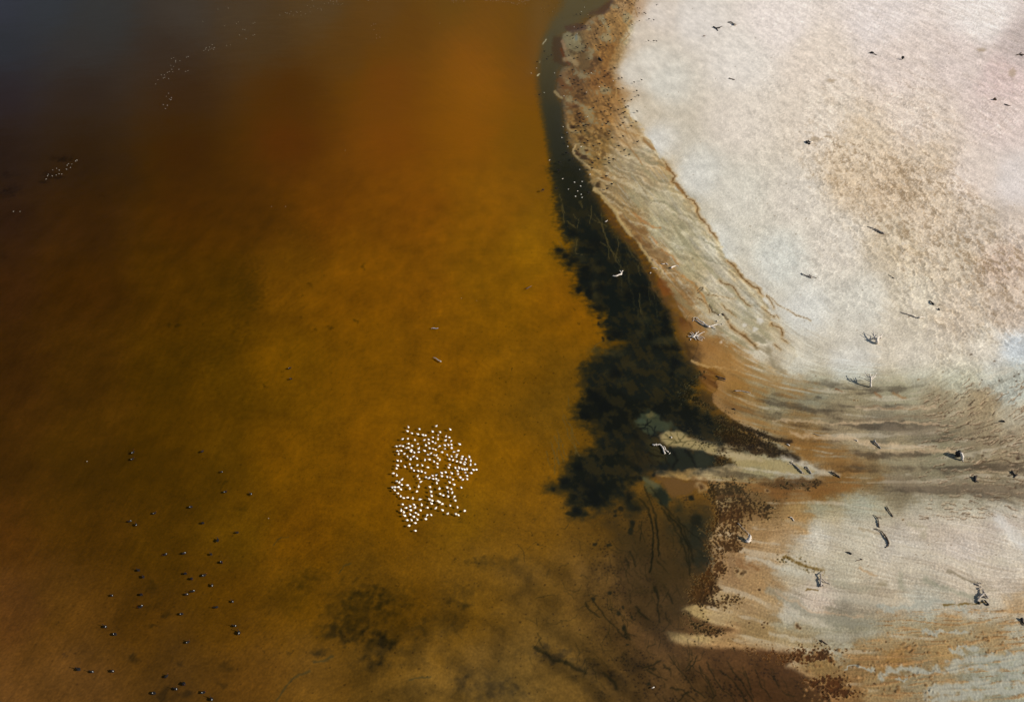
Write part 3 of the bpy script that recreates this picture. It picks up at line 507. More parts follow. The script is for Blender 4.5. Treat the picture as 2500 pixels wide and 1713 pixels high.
# brown wrack lines along the upper beach
WR = [([(1735,0),(1775,60),(1790,100),(1850,150),(1810,210),(1860,240),(1930,310),(1980,400),(2060,450),(2100,490),(2100,560),(2130,620),(2200,690),(2250,770),(2300,830),(2324,860)], 3.2, 'B'),
 ([(560,0),(620,50),(700,150),(760,240),(840,330),(920,390),(1020,450),(1090,500),(1150,590)], 3.4, 'U'), ([(1230,610),(1290,700),(1350,780),(1370,830)], 2.6, 'U'), ([(1160,810),(1240,880),(1310,960),(1370,1000)], 2.6, 'U'), ([(1400,960),(1450,1040)], 1.4, 'U'), ([(1310,1110),(1400,1150),(1480,1210),(1520,1260),(1510,1310)], 3.2, 'U'), ([(1480,1360),(1560,1410),(1610,1450)], 2.6, 'U'),
 ([(400,340),(520,400),(640,450),(690,510),(740,610),(800,670),(835,720),(960,800)], 2.8, 'U'), ([(440,750),(520,840),(620,920),(700,980)], 2, 'U'), ([(0,630),(80,680),(180,760),(240,880)], 2.4, 'U'), ([(560,1080),(640,1180),(760,1270),(860,1330),(960,1420),(1060,1530)], 4, 'U'), ([(1230,600),(1330,660),(1440,780),(1600,880),(1800,960),(2000,1060)], 1.3, 'U'), ([(180,590),(430,620),(700,670)], 1.3, 'U'), ([(1380,1470),(1480,1560)], 3, 'U')]
for p, w, k in WR:
    if k == 'B' or w > 3: stroke(p, w*2.2, (140,104,58), .6, .9, k=k, gate=.5, jit=1.6)
    stroke(p, w*3.2, (184,152,104), .45, .9, k=k); stroke(p, w*.95, (98,68,30), .85, .7, k=k, ht=-.05, gate=.9)
for p in [[(1860,240),(1900,300),(1930,340)], [(1760,60),(1790,90)]]: stroke(p, 7, (126,84,34), .7, k='B')
for p, w in [([(235,785),(280,860),(340,920),(390,950)], 5), ([(470,930),(500,990),(550,1030)], 5), ([(20,500),(60,460),(110,470),(60,530),(30,550)], 3)]:
    stroke(p, w, (92,76,50), .85, .5, k='U', ht=-.12)
region([(880,1280),(1000,1290),(1180,1350),(1240,1450),(1120,1450),(960,1360)], (120,112,86), .65, 5, 9, k='U'); stroke([(1050,1530),(1300,1590)], 12, (130,112,80), .5, k='U')
for x, y, r in [(1030,1200,46),(850,1130,40),(1110,1050,60),(420,1420,30)]: blob(x, y, r, r, (216,210,198), .7, k='U')
stroke([(380,0),(400,60),(440,150),(510,190)], 12, (134,122,96), .6, k='E', gate=.5)
# --- green sand lobe with feathered dark veins
region(Zp('D', [(1170,370),(1240,270),(1320,240),(1400,300),(1480,340),(1560,370),(1640,430),(1560,470),(1440,500),(1300,480),(1200,420)]), (60,66,46), .8, 8, 10)
blob(1340,290,50,34,(104,94,56),.7,k='D'); blob(1240,350,60,26,(60,72,58),.5,k='D')
region(Zp('D', [(1440,520),(1540,470),(1640,470),(1740,520),(1830,570),(2000,620),(2200,670),(2324,690)]) + Zp('E', [(60,750),(200,800),(400,840),(560,860),(760,920),(880,950),(760,950),(540,960),(300,900),(140,880),(100,830),(0,790)]) + Zp('D', [(2180,740),(2000,720),(1900,690),(1760,670),(1640,650),(1540,640),(1470,590)]), (156,138,92), .85, 5, 5)
region(Zp('E', [(0,740),(120,780),(300,820),(420,850),(300,860),(140,840),(0,800)]), (176,158,122), .7, 6, 6)
region(Zp('D', [(1290,560),(1400,560),(1470,640),(1500,720),(1560,800),(1500,830),(1380,760),(1300,680)]), (52,46,24), .8, 8, 6)
for k, p in [('D', [(1460,560),(1580,580),(1700,600),(1840,580)]),('D', [(1560,500),(1600,560),(1640,600)]),('D', [(1640,470),(1640,540),(1680,600)]),('D', [(1500,520),(1560,560),(1640,590)]),('D', [(1740,500),(1700,560),(1660,600)]),('D', [(1540,630),(1600,600),(1640,600)]),('D', [(1700,640),(1740,600)]),('D', [(1780,680),(1830,620)]),('D', [(1860,690),(1900,650)])]: stroke(p, 2.4, (66,60,30), .6, .8, k=k)
for p in [[(1310,330),(1300,400),(1250,440)], [(1300,400),(1360,440),(1390,490)], [(1180,450),(1300,440),(1320,520)], [(1350,350),(1310,390),(1200,400)], [(1400,430),(1380,500),(1330,560)]]: stroke(p, 3, (12,16,16), .8, .7, k='D')
for p in [[(1330,680),(1400,690),(1460,740)], [(1310,720),(1420,760),(1480,770)], [(1360,640),(1330,620),(1370,600),(1420,610)], [(1500,760),(1560,860),(1580,900)], [(1300,760),(1370,830),(1340,880)], [(1420,800),(1470,850)]]: stroke(p, 2.4, (22,18,8), .7, .7, k='D')
# dark pool between the lobe and the spit
region(Zp('D', [(1540,650),(1700,660),(1790,700),(1900,700),(2000,720),(2120,770),(2060,850),(1940,880),(1700,905),(1600,910),(1540,800)]), (28,32,24), .92, 5, 6)
for p in [[(1600,700),(1640,800),(1600,880)], [(1740,700),(1820,780),(1850,860)], [(1560,660),(1600,740)]]: stroke(p, 7, (10,12,10), .7, .9, k='D')
region(Zp('D', [(1820,700),(2000,740),(2060,820),(1980,870),(1860,860)]), (48,50,36), .5, 8, 6)
region([(1688,822),(1750,826),(1800,858),(1870,905),(1960,925),(2010,955),(1930,985),(1880,955),(1850,1000),(1900,1040),(1990,1060),(2080,1110),(2120,1150),(2000,1150),(1900,1080),(1800,1030),(1730,960),(1700,890)], (146,104,50), .62, 16, 10, tex=np.clip(.6 + .35*LM, 0, 1))
region([(1640,740),(1700,760),(1760,800),(1760,850),(1700,870),(1670,820)], (140,98,46), .5, 12, 8, tex=np.clip(.6 + .35*mott, 0, 1))
# channel of black-brown weed (upper tongue)
region(Zp('E', [(0,530),(100,550),(220,590),(330,620),(440,680),(520,700),(440,720),(300,660),(440,740),(560,790),(620,850),(500,840),(380,820),(250,780),(100,770),(0,760)]), (42,30,14), .9, 7, 8, tex=sstep(-1.3, .3, LM + .6*LF))
region(Zp('E', [(0,560),(60,600),(60,740),(0,760)]), (24,26,18), .8, 8, 6)
for p, w in [([(120,570),(260,620),(420,680),(560,720)], 8), ([(0,640),(150,680),(320,720),(460,780),(600,845)], 14), ([(400,780),(520,810),(600,845)], 10)]: stroke(p, w, (32,22,8), .8, .8, k='E')
stroke([(150,610),(300,680),(470,725),(550,735)], 3, (150,118,66), .6, .7, k='E')
# ochre wedge and brown flat under the spit
region(Zp('E', [(-170,980),(20,990),(250,1000),(420,990),(760,990),(900,1000),(1150,1020),(1260,1000),(1100,1060),(860,1120),(640,1190),(500,1170),(300,1100),(100,1080),(-100,1090),(-200,1040)]), (132,90,42), .75, 8, 8, tex=np.clip(.72 + .25*LM, 0, 1))
region(Zp('D', [(1400,985),(1560,1010),(1800,1030),(2000,1030),(2100,1060),(1900,1080),(1800,1160),(1720,1200),(1560,1200),(1500,1120),(1440,1040)]), (96,68,34), .9, 6, 6)
region(Zp('E', [(270,1030),(380,1010),(560,1000),(760,1000),(840,1030),(760,1060),(560,1070),(380,1050)]), (74,52,26), .75, 5, 7)
region(Zp('D', [(1240,970),(1300,1000),(1440,1090),(1520,1150),(1560,1240),(1530,1320),(1440,1290),(1360,1200),(1280,1080)]), (66,68,44), .75, 6, 7)
region(Zp('D', [(1420,1120),(1500,1120),(1560,1240),(1530,1320),(1440,1300),(1380,1210)]), (20,28,24), .8, 6, 6)
blob(1800,1225,34,30,(18,20,16),.9,k='D'); stroke([(1280,1000),(1420,1110)], 10, (84,84,60), .6, k='D')
# water-side zone with tree-like dark rills
region(Zp('G', [(700,0),(1460,0),(1440,300),(1500,420),(1380,560),(1330,700),(1280,900),(1180,940),(1000,880),(900,620),(860,400),(760,200)]), (52,40,20), .75, 34, 18, tex=.55+.45*veil)
region(Zp('G', [(1140,0),(1500,0),(1470,160),(1440,300),(1500,400),(1400,430),(1300,400),(1240,200)]), (36,36,26), .7, 26, 16, tex=.4+.6*veil)
region(Zp('A', [(400,470),(620,380),(800,390),(900,500),(920,700),(880,900),(940,1100),(900,1180),(760,1150),(620,800),(480,620)]), (28,31,22), .55, 26, 16, tex=.4+.6*veil)
RILL = [('A',[(60,330),(180,460),(220,640),(240,860),(220,1080),(200,1280)],4.5),('A',[(120,180),(210,400),(270,560),(290,800),(310,1060)],4.5),('A',[(330,460),(470,640),(560,800),(620,960),(680,1180),(700,1290)],5),('A',[(420,540),(560,680),(640,850),(700,1000),(740,1140)],4),('A',[(200,200),(340,400),(560,640),(700,740),(860,880)],4),('A',[(80,640),(90,760),(70,860)],2.5),('A',[(560,820),(620,860)],4),('A',[(250,1450),(290,1591)],4),
 ('G',[(1050,0),(1070,140),(1070,280),(1050,450)],4.5),('G',[(1080,30),(1110,180),(1115,330)],4),('G',[(1090,560),(1110,640),(1100,740)],5),('G',[(1180,0),(1270,120),(1330,260),(1350,400)],5),('G',[(1250,30),(1310,140),(1350,260),(1380,360)],4.5),('G',[(1100,740),(1120,820)],5),('G',[(1180,610),(1220,690)],4),('G',[(600,640),(700,780),(800,880),(870,960)],4),('G',[(850,870),(890,960)],9),('G',[(940,720),(980,770),(1040,810)],7),('G',[(1000,1170),(1070,1160),(1120,1120)],5),('G',[(1150,1150),(1200,1190)],5),
 ('G',[(1180,1080),(1280,1200),(1360,1310),(1460,1400)],3.2),('G',[(1420,1150),(1490,1280),(1540,1400)],3.6),('G',[(1480,1130),(1560,1280),(1680,1410)],3.6),('G',[(1580,1190),(1700,1300),(1780,1420)],3.6),('G',[(1660,1180),(1760,1300),(1830,1430)],3.6),('G',[(1760,1190),(1800,1290),(1830,1400)],3.2),('G',[(1840,1200),(1900,1310),(1960,1400)],3),('G',[(1960,1210),(2020,1320)],3),('G',[(1320,1200),(1380,1130),(1400,1090)],3),('G',[(1200,1330),(1300,1350),(1400,1430)],4),('G',[(1340,1350),(1240,1430)],4),('G',[(1020,1200),(1130,1240)],4),('G',[(1340,1150),(1430,1200),(1480,1290)],2.6),('G',[(1100,1180),(1010,1190)],4),
 ('G',[(560,680),(600,740),(660,790)],5),('G',[(180,1020),(260,1060),(330,1110),(400,1130)],9),('G',[(400,1130),(500,1180),(560,1210)],8),('G',[(700,1220),(770,1280),(780,1330)],9),('G',[(900,300),(940,400)],5),('G',[(860,330),(900,420)],4),
 ('H',[(230,1425),(290,1340),(340,1280),(400,1230),(480,1200)],6),('H',[(520,1130),(600,1120),(650,1085)],8),('H',[(700,450),(740,400),(800,380)],3),('H',[(330,190),(260,190),(200,240)],3),('H',[(1230,1265),(1320,1230),(1400,1240)],4)]
for k, p, w in RILL: stroke(p, w*.85, (16,17,10) if k != 'H' else (44,46,32), .6 if k != 'H' else .5, 1.1, k=k, gate=2.2)
for i in range(240):
    r = np.random.RandomState(700 + i)
    if i < 130: x, y, a = 1480 + r.rand()*240, 1270 + r.rand()*330, 1.2 + r.randn()*.35
    elif i < 190: x, y, a = 1600 + r.rand()*330, 1610 + r.rand()*110, 1.0 + r.randn()*.3
    else: x, y, a = 1260 + r.rand()*240, 1260 + r.rand()*400, .5 + r.randn()*.8
    l = 14 + r.rand()*36; b = a + r.randn()*.4
    stroke([(x, y), (x + math.cos(a)*l*.5, y + math.sin(a)*l*.5), (x + math.cos(b)*l, y + math.sin(b)*l)], 1.3 + r.rand()*1.2, (26,24,12), .22 + r.rand()*.28, 1.2)
stroke([(1190,1290),(1330,1220),(1460,1180)], 26, (20,22,14), .35, 1.2, k='D')
for q in [(455,0,60,14),(560,10,34,12),(775,20,18,12),(905,90,24,34),(900,140,22,26),(630,240,18,12),(735,245,22,10),(850,720,12,14),(810,760,16,18),(910,790,9,12),(870,1005,12,10),(615,645,20,14),(200,238,10,8),(1035,1300,14,16),(490,1380,0.1,.1),(845,870,16,26),(740,600,14,14),(1390,60,50,60)]:
    blob(q[0], q[1], q[2], q[3], (20,22,16), .75, k='G')
# --- pitted crust of dark brown water-filled holes
CR = [Zp('A', [(800,180),(900,150),(1000,80),(1120,90),(1220,60),(1290,130),(1420,110),(1500,120),(1480,190),(1400,250),(1500,300),(1620,380),(1700,380),(1790,320),(1840,370),(1780,420),(1760,520),(1840,650),(1790,680),(1700,600),(1640,600),(1640,650),(1560,600),(1440,590),(1400,640),(1400,720),(1420,780),(1360,790),(1440,880),(1400,910),(1430,990),(1370,1020),(1200,1030),(1200,1090),(1180,1180),(1300,1240),(1270,1270),(1180,1270),(1140,1390),(1080,1380),(1040,1420),(1130,1520),(1200,1591),(800,1591),(700,1300),(860,1240),(960,1100),(850,960),(880,800),(820,680),(960,560),(930,420),(880,300),(790,200)]),
 Zp('G', [(1340,540),(1450,500),(1500,530),(1540,540),(1560,620),(1640,600),(1750,650),(1740,720),(1680,740),(1600,740),(1500,740),(1420,740),(1320,700),(1300,600)]),
 Zp('G', [(1280,740),(1380,770),(1460,820),(1540,850),(1680,880),(1660,930),(1600,930),(1500,930),(1400,940),(1340,900)]),
 Zp('F', [(0,760),(60,740),(120,810),(260,820),(270,850),(180,880),(100,910),(60,880),(0,900)]),
 Zp('F', [(100,960),(400,960),(560,970),(640,980),(720,930),(780,940),(880,910),(980,960),(1080,970),(960,1010),(1000,1060),(1100,1010),(1010,1080),(880,1060),(700,1100),(560,1060),(420,1000),(300,990)]),
 Zp('F', [(760,1180),(900,1150),(1000,1140),(1130,1160),(1040,1200),(1100,1240),(1180,1290),(1060,1320),(960,1340),(880,1290),(800,1230)]),
 Zp('E', [(-30,520),(60,540),(180,580),(330,610),(480,690),(470,720),(560,830),(300,800),(160,780),(0,740)]),
 Zp('D', [(1780,470),(1900,560),(2000,600),(2120,620),(2180,680),(2000,690),(1880,640),(1800,560)]),
 Zp('D', [(2080,720),(2180,740),(2300,820),(2300,880),(2180,860),(2060,850),(1960,860),(2060,780)]),
 Zp('E', [(370,1020),(560,1020),(740,1010),(830,1040),(760,1080),(560,1070),(400,1060),(380,1090)]),
 Zp('F', [(510,320),(620,310),(700,350),(800,380),(920,410),(880,440),(760,410),(660,370)]),
 Zp('C', [(1640,950),(1720,1010),(1640,1060),(1620,1180),(1700,1300),(1900,1420),(2060,1500),(2060,1590),(1880,1500),(1680,1380),(1540,1300),(1400,1250),(1480,1150),(1560,1040)])]
sdC = np.full(SHP, -1e3, np.float32)
for i, p in enumerate(CR):
    sdC = np.maximum(sdC, upc(polysdf(p), su, sv))
CSC = 1.7
p1, p2, pid = worley(GX*CSC + w3x*.25, GY*CSC + w3y*.25, 111)
cen = sstep(-6, 22, sdC + edgeN*16)                       # how far inside the crust field
pr = .17 + .38*cen*(.5 + .9*pid) + .26*(pid - .5) + .08*np.clip(mott, -1, 1)
inC = sstep(-14, 4, sdC + edgeN*26)
pitm = (1 - sstep(pr - .05, pr + .05, p1))*inC*(pid > .62 - .62*cen)
rimm = (sstep(pr - .02, pr + .05, p1)*(1 - sstep(pr + .08, pr + .22, p1)))*inC*(pid > .62 - .62*cen)
merge = sstep(.45, .95, cen + .35*np.clip(mott, -1.5, 1.5) - .25)*inC
BRC = upc(idw([(1700,1210,70,56,34),(1800,1180,64,52,34),(1780,1250,84,46,14),(1700,1300,90,56,20),(1800,1330,86,50,18),(1740,1400,96,54,20),(1720,1460,84,52,26),(1690,1520,52,40,24),(1750,1590,70,44,24),(1900,1600,104,52,16),(1980,1680,92,46,14),(1800,1060,44,30,14),(1680,1000,34,30,18),(1720,1070,40,34,18),(1780,1130,60,36,12),(1900,1190,52,40,22),(1950,1370,96,68,20),(1640,930,34,32,22)], UC, VC, 3, 30), UU, VV)
BRC = BRC*np.array([.72, .76, .62], np.float32)
pitc = BRC*(.7 + .5*gid)[..., None]
col = lerp(col, np.minimum(col*.55 + np.array([34, 18, 4], np.float32), 140), (merge*inC*.7)[..., None])
col = lerp(col, np.clip(BRC*1.0 + np.array([96, 84, 52], np.float32), 0, 200), (rimm*.38)[..., None])
col = lerp(col, pitc, (np.clip(pitm + merge*.45, 0, 1)*.88)[..., None])
hM += .07*rimm - .05*pitm
# lone pits and rings
for k, L_ in [('A', [(1210,72),(1870,108),(1565,1510),(1300,1560),(1290,1258,26),(1355,1285,40),(1250,1130),(1235,1145),(1400,1075),(830,190,40),(1660,270,20),(1980,590,0.1)]), ('F', [(445,555,12),(480,780,10),(465,800,8),(475,820,9),(505,790,8),(720,800,16),(735,815,10),(1355,865,6),(1440,878,6),(1340,925,8),(1180,950,6),(1060,985,8),(1170,1030,7),(1265,1120,8),(1250,1220,10),(1330,1220,8),(1470,1290,7),(320,435,12),(1290,920,6),(380,790,8),(1600,1020,6),(1560,1100,6),(1770,1010,6)]), ('E', [(1035,400,6),(1060,405,6),(1520,255,5),(1345,430,6),(1700,495,5),(1100,1068,5),(1400,1305,6),(1420,775,5),(1670,495,5)])]:
    for q in L_:
        r = (q[2] if len(q) > 2 else 10)
        if r < 1: continue
        blob(q[0], q[1], r*1.6, r*1.5, (176,148,104), .5, k=k, hard=.6, ht=.04); blob(q[0], q[1], r, r*.85, (70,46,22), .9, k=k, ht=-.08)
# scattered mounds on the ochre flat, bottom right
for i in range(170):
    r = np.random.RandomState(1500 + i)
    x = 1960 + r.rand()*330; y = 1585 + r.rand()*125
    if r.rand() < .35: x = 2200 + r.rand()*280; y = 1540 + r.rand()*60
    s = 1.6 + r.rand()*2.2
    blob(x, y, s*1.1, s, (132,96,54), .75, ht=.10); blob(x - s*1.4, y + .4, s*.7, s*.6, (84,60,34), .5)  # darker blob left of each mound is its cast shadow, painted
# ochre and grey ribbons, bottom right: flakes stepping up to the right
FL = sstep(0, 20, upc(polysdf(Zp('F', [(1100,740),(1300,710),(1700,680),(2000,650),(2324,660),(2500,700),(2500,1400),(1500,1400),(1200,1360),(1050,1200),(1000,960),(1300,860)])), wu2, wv2))
fl = LM*.6 + LF*.7
L3 = (sstep(.1, 1.1, fl)*FL)[..., None]
col = lerp(col, np.array([176, 134, 84], np.float32), L3*.6)
col = lerp(col, np.array([120, 88, 52], np.float32), (sstep(1.0, 2.0, LF + .5*grain)*FL)[..., None]*.65)
hM += .05*FL*np.clip(fl, 0, 2)
for p, w in [([(1310,1150),(1450,1120),(1600,1130),(1700,1110)], 16), ([(1780,1120),(1950,1060),(2150,1050),(2324,1040)], 26), ([(1900,1140),(2100,1130),(2324,1110)], 14), ([(1800,990),(1960,970)], 9), ([(1400,1200),(1500,1190)], 5), ([(1650,1290),(1850,1250),(2100,1230),(2324,1180)], 22), ([(1700,1340),(2000,1310),(2324,1270)], 20), ([(1040,1110),(1260,1110)], 6), ([(1280,700),(1700,640),(1900,690)], 12), ([(1600,860),(1900,870)], 10)]:
    stroke(p, w, (164,162,146), .85, .6, k='F', jit=2.5)
# flakes: radiating shrinkage ripples on the fan, right
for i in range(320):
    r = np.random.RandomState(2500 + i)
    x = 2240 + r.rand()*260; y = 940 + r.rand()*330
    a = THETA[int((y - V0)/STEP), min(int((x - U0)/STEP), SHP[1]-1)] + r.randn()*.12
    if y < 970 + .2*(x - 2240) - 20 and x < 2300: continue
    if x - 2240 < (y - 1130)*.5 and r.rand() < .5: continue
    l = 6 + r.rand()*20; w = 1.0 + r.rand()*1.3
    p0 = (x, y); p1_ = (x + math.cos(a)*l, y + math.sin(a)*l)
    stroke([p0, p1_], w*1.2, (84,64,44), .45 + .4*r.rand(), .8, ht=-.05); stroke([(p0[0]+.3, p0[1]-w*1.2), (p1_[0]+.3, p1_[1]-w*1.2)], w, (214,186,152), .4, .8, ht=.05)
for x, y, w in [(440,950,13),(385,1055,12),(530,870,9),(410,655,9),(660,915,10),(250,1080,8),(255,1195,8),(325,1250,10),(720,1010,7),(625,1022,7),(545,1045,6),(500,1030,6),(720,1085,16),(780,1250,10),(330,1455,6),(600,710,10),(700,1370,16),(640,1380,10),(60,640,10),(20,668,18),(340,420,10),(540,330,10),(710,335,12),(380,320,9),(270,75,14),(500,140,14),(790,170,10),(690,290,10),(730,262,10)]:
    blob(x, y, w, w*.7, (66,46,30), .75, k='T', ht=-.06)
for p, w in [([(240,880),(400,890),(520,870)], 2.4), ([(540,935),(620,910)], 2.4), ([(300,790),(460,770),(550,730)], 2.2), ([(380,1115),(560,1100),(720,1130),(780,1130)], 2.6), ([(620,1250),(700,1240),(720,1200)], 3), ([(190,1360),(240,1410),(290,1410)], 2.6), ([(480,1470),(600,1470),(670,1445)], 2.4), ([(620,1390),(700,1380),(700,1350)], 3), ([(130,780),(240,740)], 3), ([(240,580),(300,530)], 2.6), ([(110,500),(200,440)], 2), ([(170,500),(260,480)], 1.8), ([(480,670),(500,640)], 3)]:
    stroke(p, w, (64,48,32), .75, .7, k='T', ht=-.05, gate=1.2)
# rolled pale ridges and dry streams
for p, w, c, a in [([(560,650),(760,680),(1000,690),(1180,740),(1500,760),(1800,780)], 9, (204,176,140), .55), ([(430,545),(700,560),(1000,580),(1300,570),(1660,590)], 5, (206,176,138), .6), ([(1050,460),(1300,470),(1660,450)], 8, (206,180,146), .5), ([(500,830),(640,880),(760,930),(900,960)], 14, (206,196,176), .6), ([(1200,790),(1500,790),(1780,780)], 7, (202,174,136), .5), ([(1960,930),(2200,950)], 5, (204,178,142), .5), ([(0,1120),(200,1130)], 6, (120,84,46), .4), ([(1050,560),(1400,540),(1700,520)], 7, (128,108,82), .5), ([(1260,620),(1400,640),(1650,630)], 22, (136,120,98), .5), ([(1140,450),(1400,470),(1510,460)], 4, (120,92,62), .5), ([(1300,1020),(1600,1060),(1900,1060),(2300,1100)], 30, (136,118,94), .5), ([(1250,860),(1550,870),(1850,860)], 14, (142,134,106), .45), ([(930,960),(1100,950)], 4, (150,110,60), .5), ([(300,500),(600,540),(900,560)], 10, (140,128,96), .4), ([(700,380),(900,450),(1040,510)], 8, (134,120,88), .45), ([(1340,350),(1410,385)], 9, (140,96,54), .6), ([(1190,350),(1240,380)], 6, (130,88,52), .6), ([(900,330),(940,345)], 4, (110,66,36), .7)]:
    stroke(p, w, c, a, .9, k='E', jit=1.6)
for p, w, c, a in [([(370,330),(500,360),(640,420),(760,440)], 12, (196,190,172), .6), ([(520,560),(640,620),(760,700),(900,760),(1100,790),(1300,790)], 17, (140,134,114), .65), ([(560,570),(700,640),(830,700),(1000,730),(1180,745)], 5, (196,162,126), .45), ([(1000,640),(1200,640),(1260,700)], 14, (158,150,130), .4), ([(600,740),(800,770),(900,800)], 14, (190,180,158), .6), ([(520,870),(700,900),(820,905)], 9, (196,186,164), .5), ([(860,890),(1100,890),(1300,860)], 16, (164,156,136), .5), ([(1620,490),(1720,540),(1860,590),(1960,610)], 12, (140,138,116), .6), ([(1440,470),(1450,560)], 14, (148,144,120), .6), ([(1290,530),(1340,530)], 12, (132,118,88), .5), ([(960,500),(1150,560),(1250,560)], 12, (150,144,120), .45), ([(540,430),(760,460),(860,500)], 12, (186,180,160), .5), ([(270,360),(360,400),(300,340)], 6, (130,92,54), .6), ([(380,370),(430,400)], 7, (122,84,46), .6), ([(1500,80),(1620,130),(1600,180)], 12, (150,142,112), .35), ([(2130,60),(2250,200),(2324,260)], 26, (214,212,206), .5), ([(640,70),(900,120),(1100,160),(1200,170)], 14, (164,156,134), .4), ([(1160,400),(1280,480)], 5, (170,130,84), .5), ([(1780,430),(1900,480),(1980,510)], 5, (96,84,60), .5), ([(1150,120),(1330,160)], 6, (150,128,92), .4)]:
    stroke(p, w, c, a, .9, k='F', jit=1.6)
for p, w in [([(620,320),(700,360),(800,395),(900,415)], 7), ([(780,555),(860,560)], 4), ([(1750,670),(1900,660),(2040,655)], 4)]: stroke(p, w, (104,78,28), .85, .8, k='F', gate=.6)
# specks of litter on the pale flats
for i in range(420):
    r = np.random.RandomState(4200 + i)
    x = 1560 + r.rand()*940; y = r.rand()*1500
    if samp(land_d[..., None]*1.0, np.array([x]), np.array([y]))[0, 0] < 60: continue
    s = (.8 + r.rand()*1.1)*(.6 + .6*min(1, y/900)); blob(x, y, s, s*.6, (112,92,68), .7)
for x, y, rx, ry in [(1990,345,14,6),(2030,200,10,5),(2395,125,12,5),(2470,180,10,10)]: blob(x, y, rx, ry, (150,128,98), .5)
col = np.clip(col, 2, 245)
# ---------------------------------------------------------------- heights and final albedo
LIT = np.array(LITV, np.float32)                            # light falling on level ground at this exposure
mpp = 1.0/(SC*9.3)                                          # metres per plan unit
dm = np.clip(land_d, -4000, 4000)*mpp
rise = np.where(dm > 0, .035 + np.minimum(.022*dm, .5) + .10*sstep(20, 90, dm), 0)
D0 = upc(idw([(0,0,.6),(0,700,.55),(100,1600,.3),(500,700,.5),(700,700,.35),(700,100,.5),(1000,300,.32),(1200,150,.26),(1200,700,.28),(1000,1100,.28),(800,1600,.25),(1300,1300,.2),(1500,700,.25),(1400,500,.22)], UC, VC, 3, 60)[..., 0], UU, VV)
depth = np.minimum(.03 + .03*np.maximum(-dm, 0), D0)
ZG = np.where(dm > 0, rise, -depth) + hM*.9 + np.where(dm > 0, hL, 0) + np.where(dm > 3, .04*mott*smooth_*.4, 0)
ZG = ZG + .007*grain*sstep(300, 1200, VV)*sstep(.5, 4, dm)
ZG = np.where(dm > .6, np.maximum(ZG, .012 - .05*(pitm > .4)), ZG)
depw = np.where(dm > 0, 0, depth)*np.ones_like(ZG)
ABS = np.array([.9, 1.15, 2.6], np.float32)
tint = np.exp(-ABS*np.minimum(depw, .6)[..., None])
alb = s2l(col)/LIT
alb = np.where(depw[..., None] > 0.004, np.maximum(alb*WGAIN - np.array(REFL, np.float32)*(.04 + np.exp(-(VV + 160)/260.)*(1 + .8*(1 - sstep(100, 900, UU))))[..., None], 0)/(tint*tint), alb)
alb = np.clip(alb, .002, .86)

def refl(a, lo, hi):
    a = np.where(a < lo, 2*lo - a, a); a = np.where(a > hi, 2*hi - a, a); return np.clip(a, lo, hi)
ue = np.concatenate([[-9000, -5000, -3000, -2000, -1400, -1000, -750, -550, -400, -340], us, [2830, 2900, 3000, 3200, 3500, 4000, 5000, 7000, 11000]])
ve = np.concatenate([[-476, -468, -458, -445, -430, -410, -385, -355, -320, -285, -250, -220, -195, -175], vs_, [1920, 1960, 2030, 2140, 2300, 2500, 2650]])
EU, EV = np.meshgrid(ue, ve)
ru, rv = refl(refl(EU, U0, U1), U0, U1), refl(refl(EV, V0, V1), V0, V1)
EX, EY = to_world(EU, EV)
nR, nC = EU.shape
ins = np.zeros((nR, nC), bool); ins[14:14+SHP[0], 10:10+SHP[1]] = True
EZ = samp(ZG, ru, rv); EC = samp(alb.astype(np.float32), ru, rv)
EZ[ins] = ZG.ravel(); EC[ins] = alb.reshape(-1, 3)

def grid_mesh(name, X, Y, Z):
    r, c = X.shape; n = r*c
    me = bpy.data.meshes.new(name)
    me.vertices.add(n); me.vertices.foreach_set('co', np.stack([X, Y, Z], -1).astype(np.float32).ravel())
    i = np.arange(n, dtype=np.int32).reshape(r, c)
    q = np.stack([i[1:, :-1], i[1:, 1:], i[:-1, 1:], i[:-1, :-1]], -1).reshape(-1, 4)
    nf = len(q); me.loops.add(nf*4); me.loops.foreach_set('vertex_index', q.ravel())
    me.polygons.add(nf); me.polygons.foreach_set('loop_start', np.arange(0, nf*4, 4, dtype=np.int32))
    me.polygons.foreach_set('use_smooth', np.ones(nf, bool))
    me.update(calc_edges=True)
    return me
def link(o, parent=None):
    scene.collection.objects.link(o)
    if parent is not None: o.parent = parent
    return o
def tag(o, label=None, cat=None, group=None, kind=None):
    if label: o['label'] = label
    if cat: o['category'] = cat
    if group: o['group'] = group
    if kind: o['kind'] = kind
    return o
def pcolor(me, name, C):
    a = me.color_attributes.new(name, 'FLOAT_COLOR', 'POINT')
    b = np.ones((len(me.vertices), 4), np.float32); b[:, :3] = C.reshape(-1, 3); a.data.foreach_set('color', b.ravel())

me = grid_mesh('shore_ground', EX, EY, EZ); pcolor(me, 'soil', EC)
ground = link(bpy.data.objects.new('ground', me))
tag(ground, 'pale salt flat, tan beach and murky lake bed in one sheet', 'ground', kind='structure')
m = bpy.data.materials.new('soil'); m.use_nodes = True; nt = m.node_tree; nd = nt.nodes; lk = nt.links
bs = nd['Principled BSDF']; at_ = nd.new('ShaderNodeVertexColor'); at_.layer_name = 'soil'
tc = nd.new('ShaderNodeTexCoord'); nz = nd.new('ShaderNodeTexNoise'); nz.inputs['Scale'].default_value = 2.6; nz.inputs['Detail'].default_value = 5
nz.inputs['Roughness'].default_value = .65
lk.new(tc.outputs['Object'], nz.inputs['Vector'])
mr = nd.new('ShaderNodeMapRange'); mr.inputs['From Min'].default_value = .3; mr.inputs['From Max'].default_value = .7; mr.inputs['To Min'].default_value = .90; mr.inputs['To Max'].default_value = 1.10
lk.new(nz.outputs[0], mr.inputs['Value'])
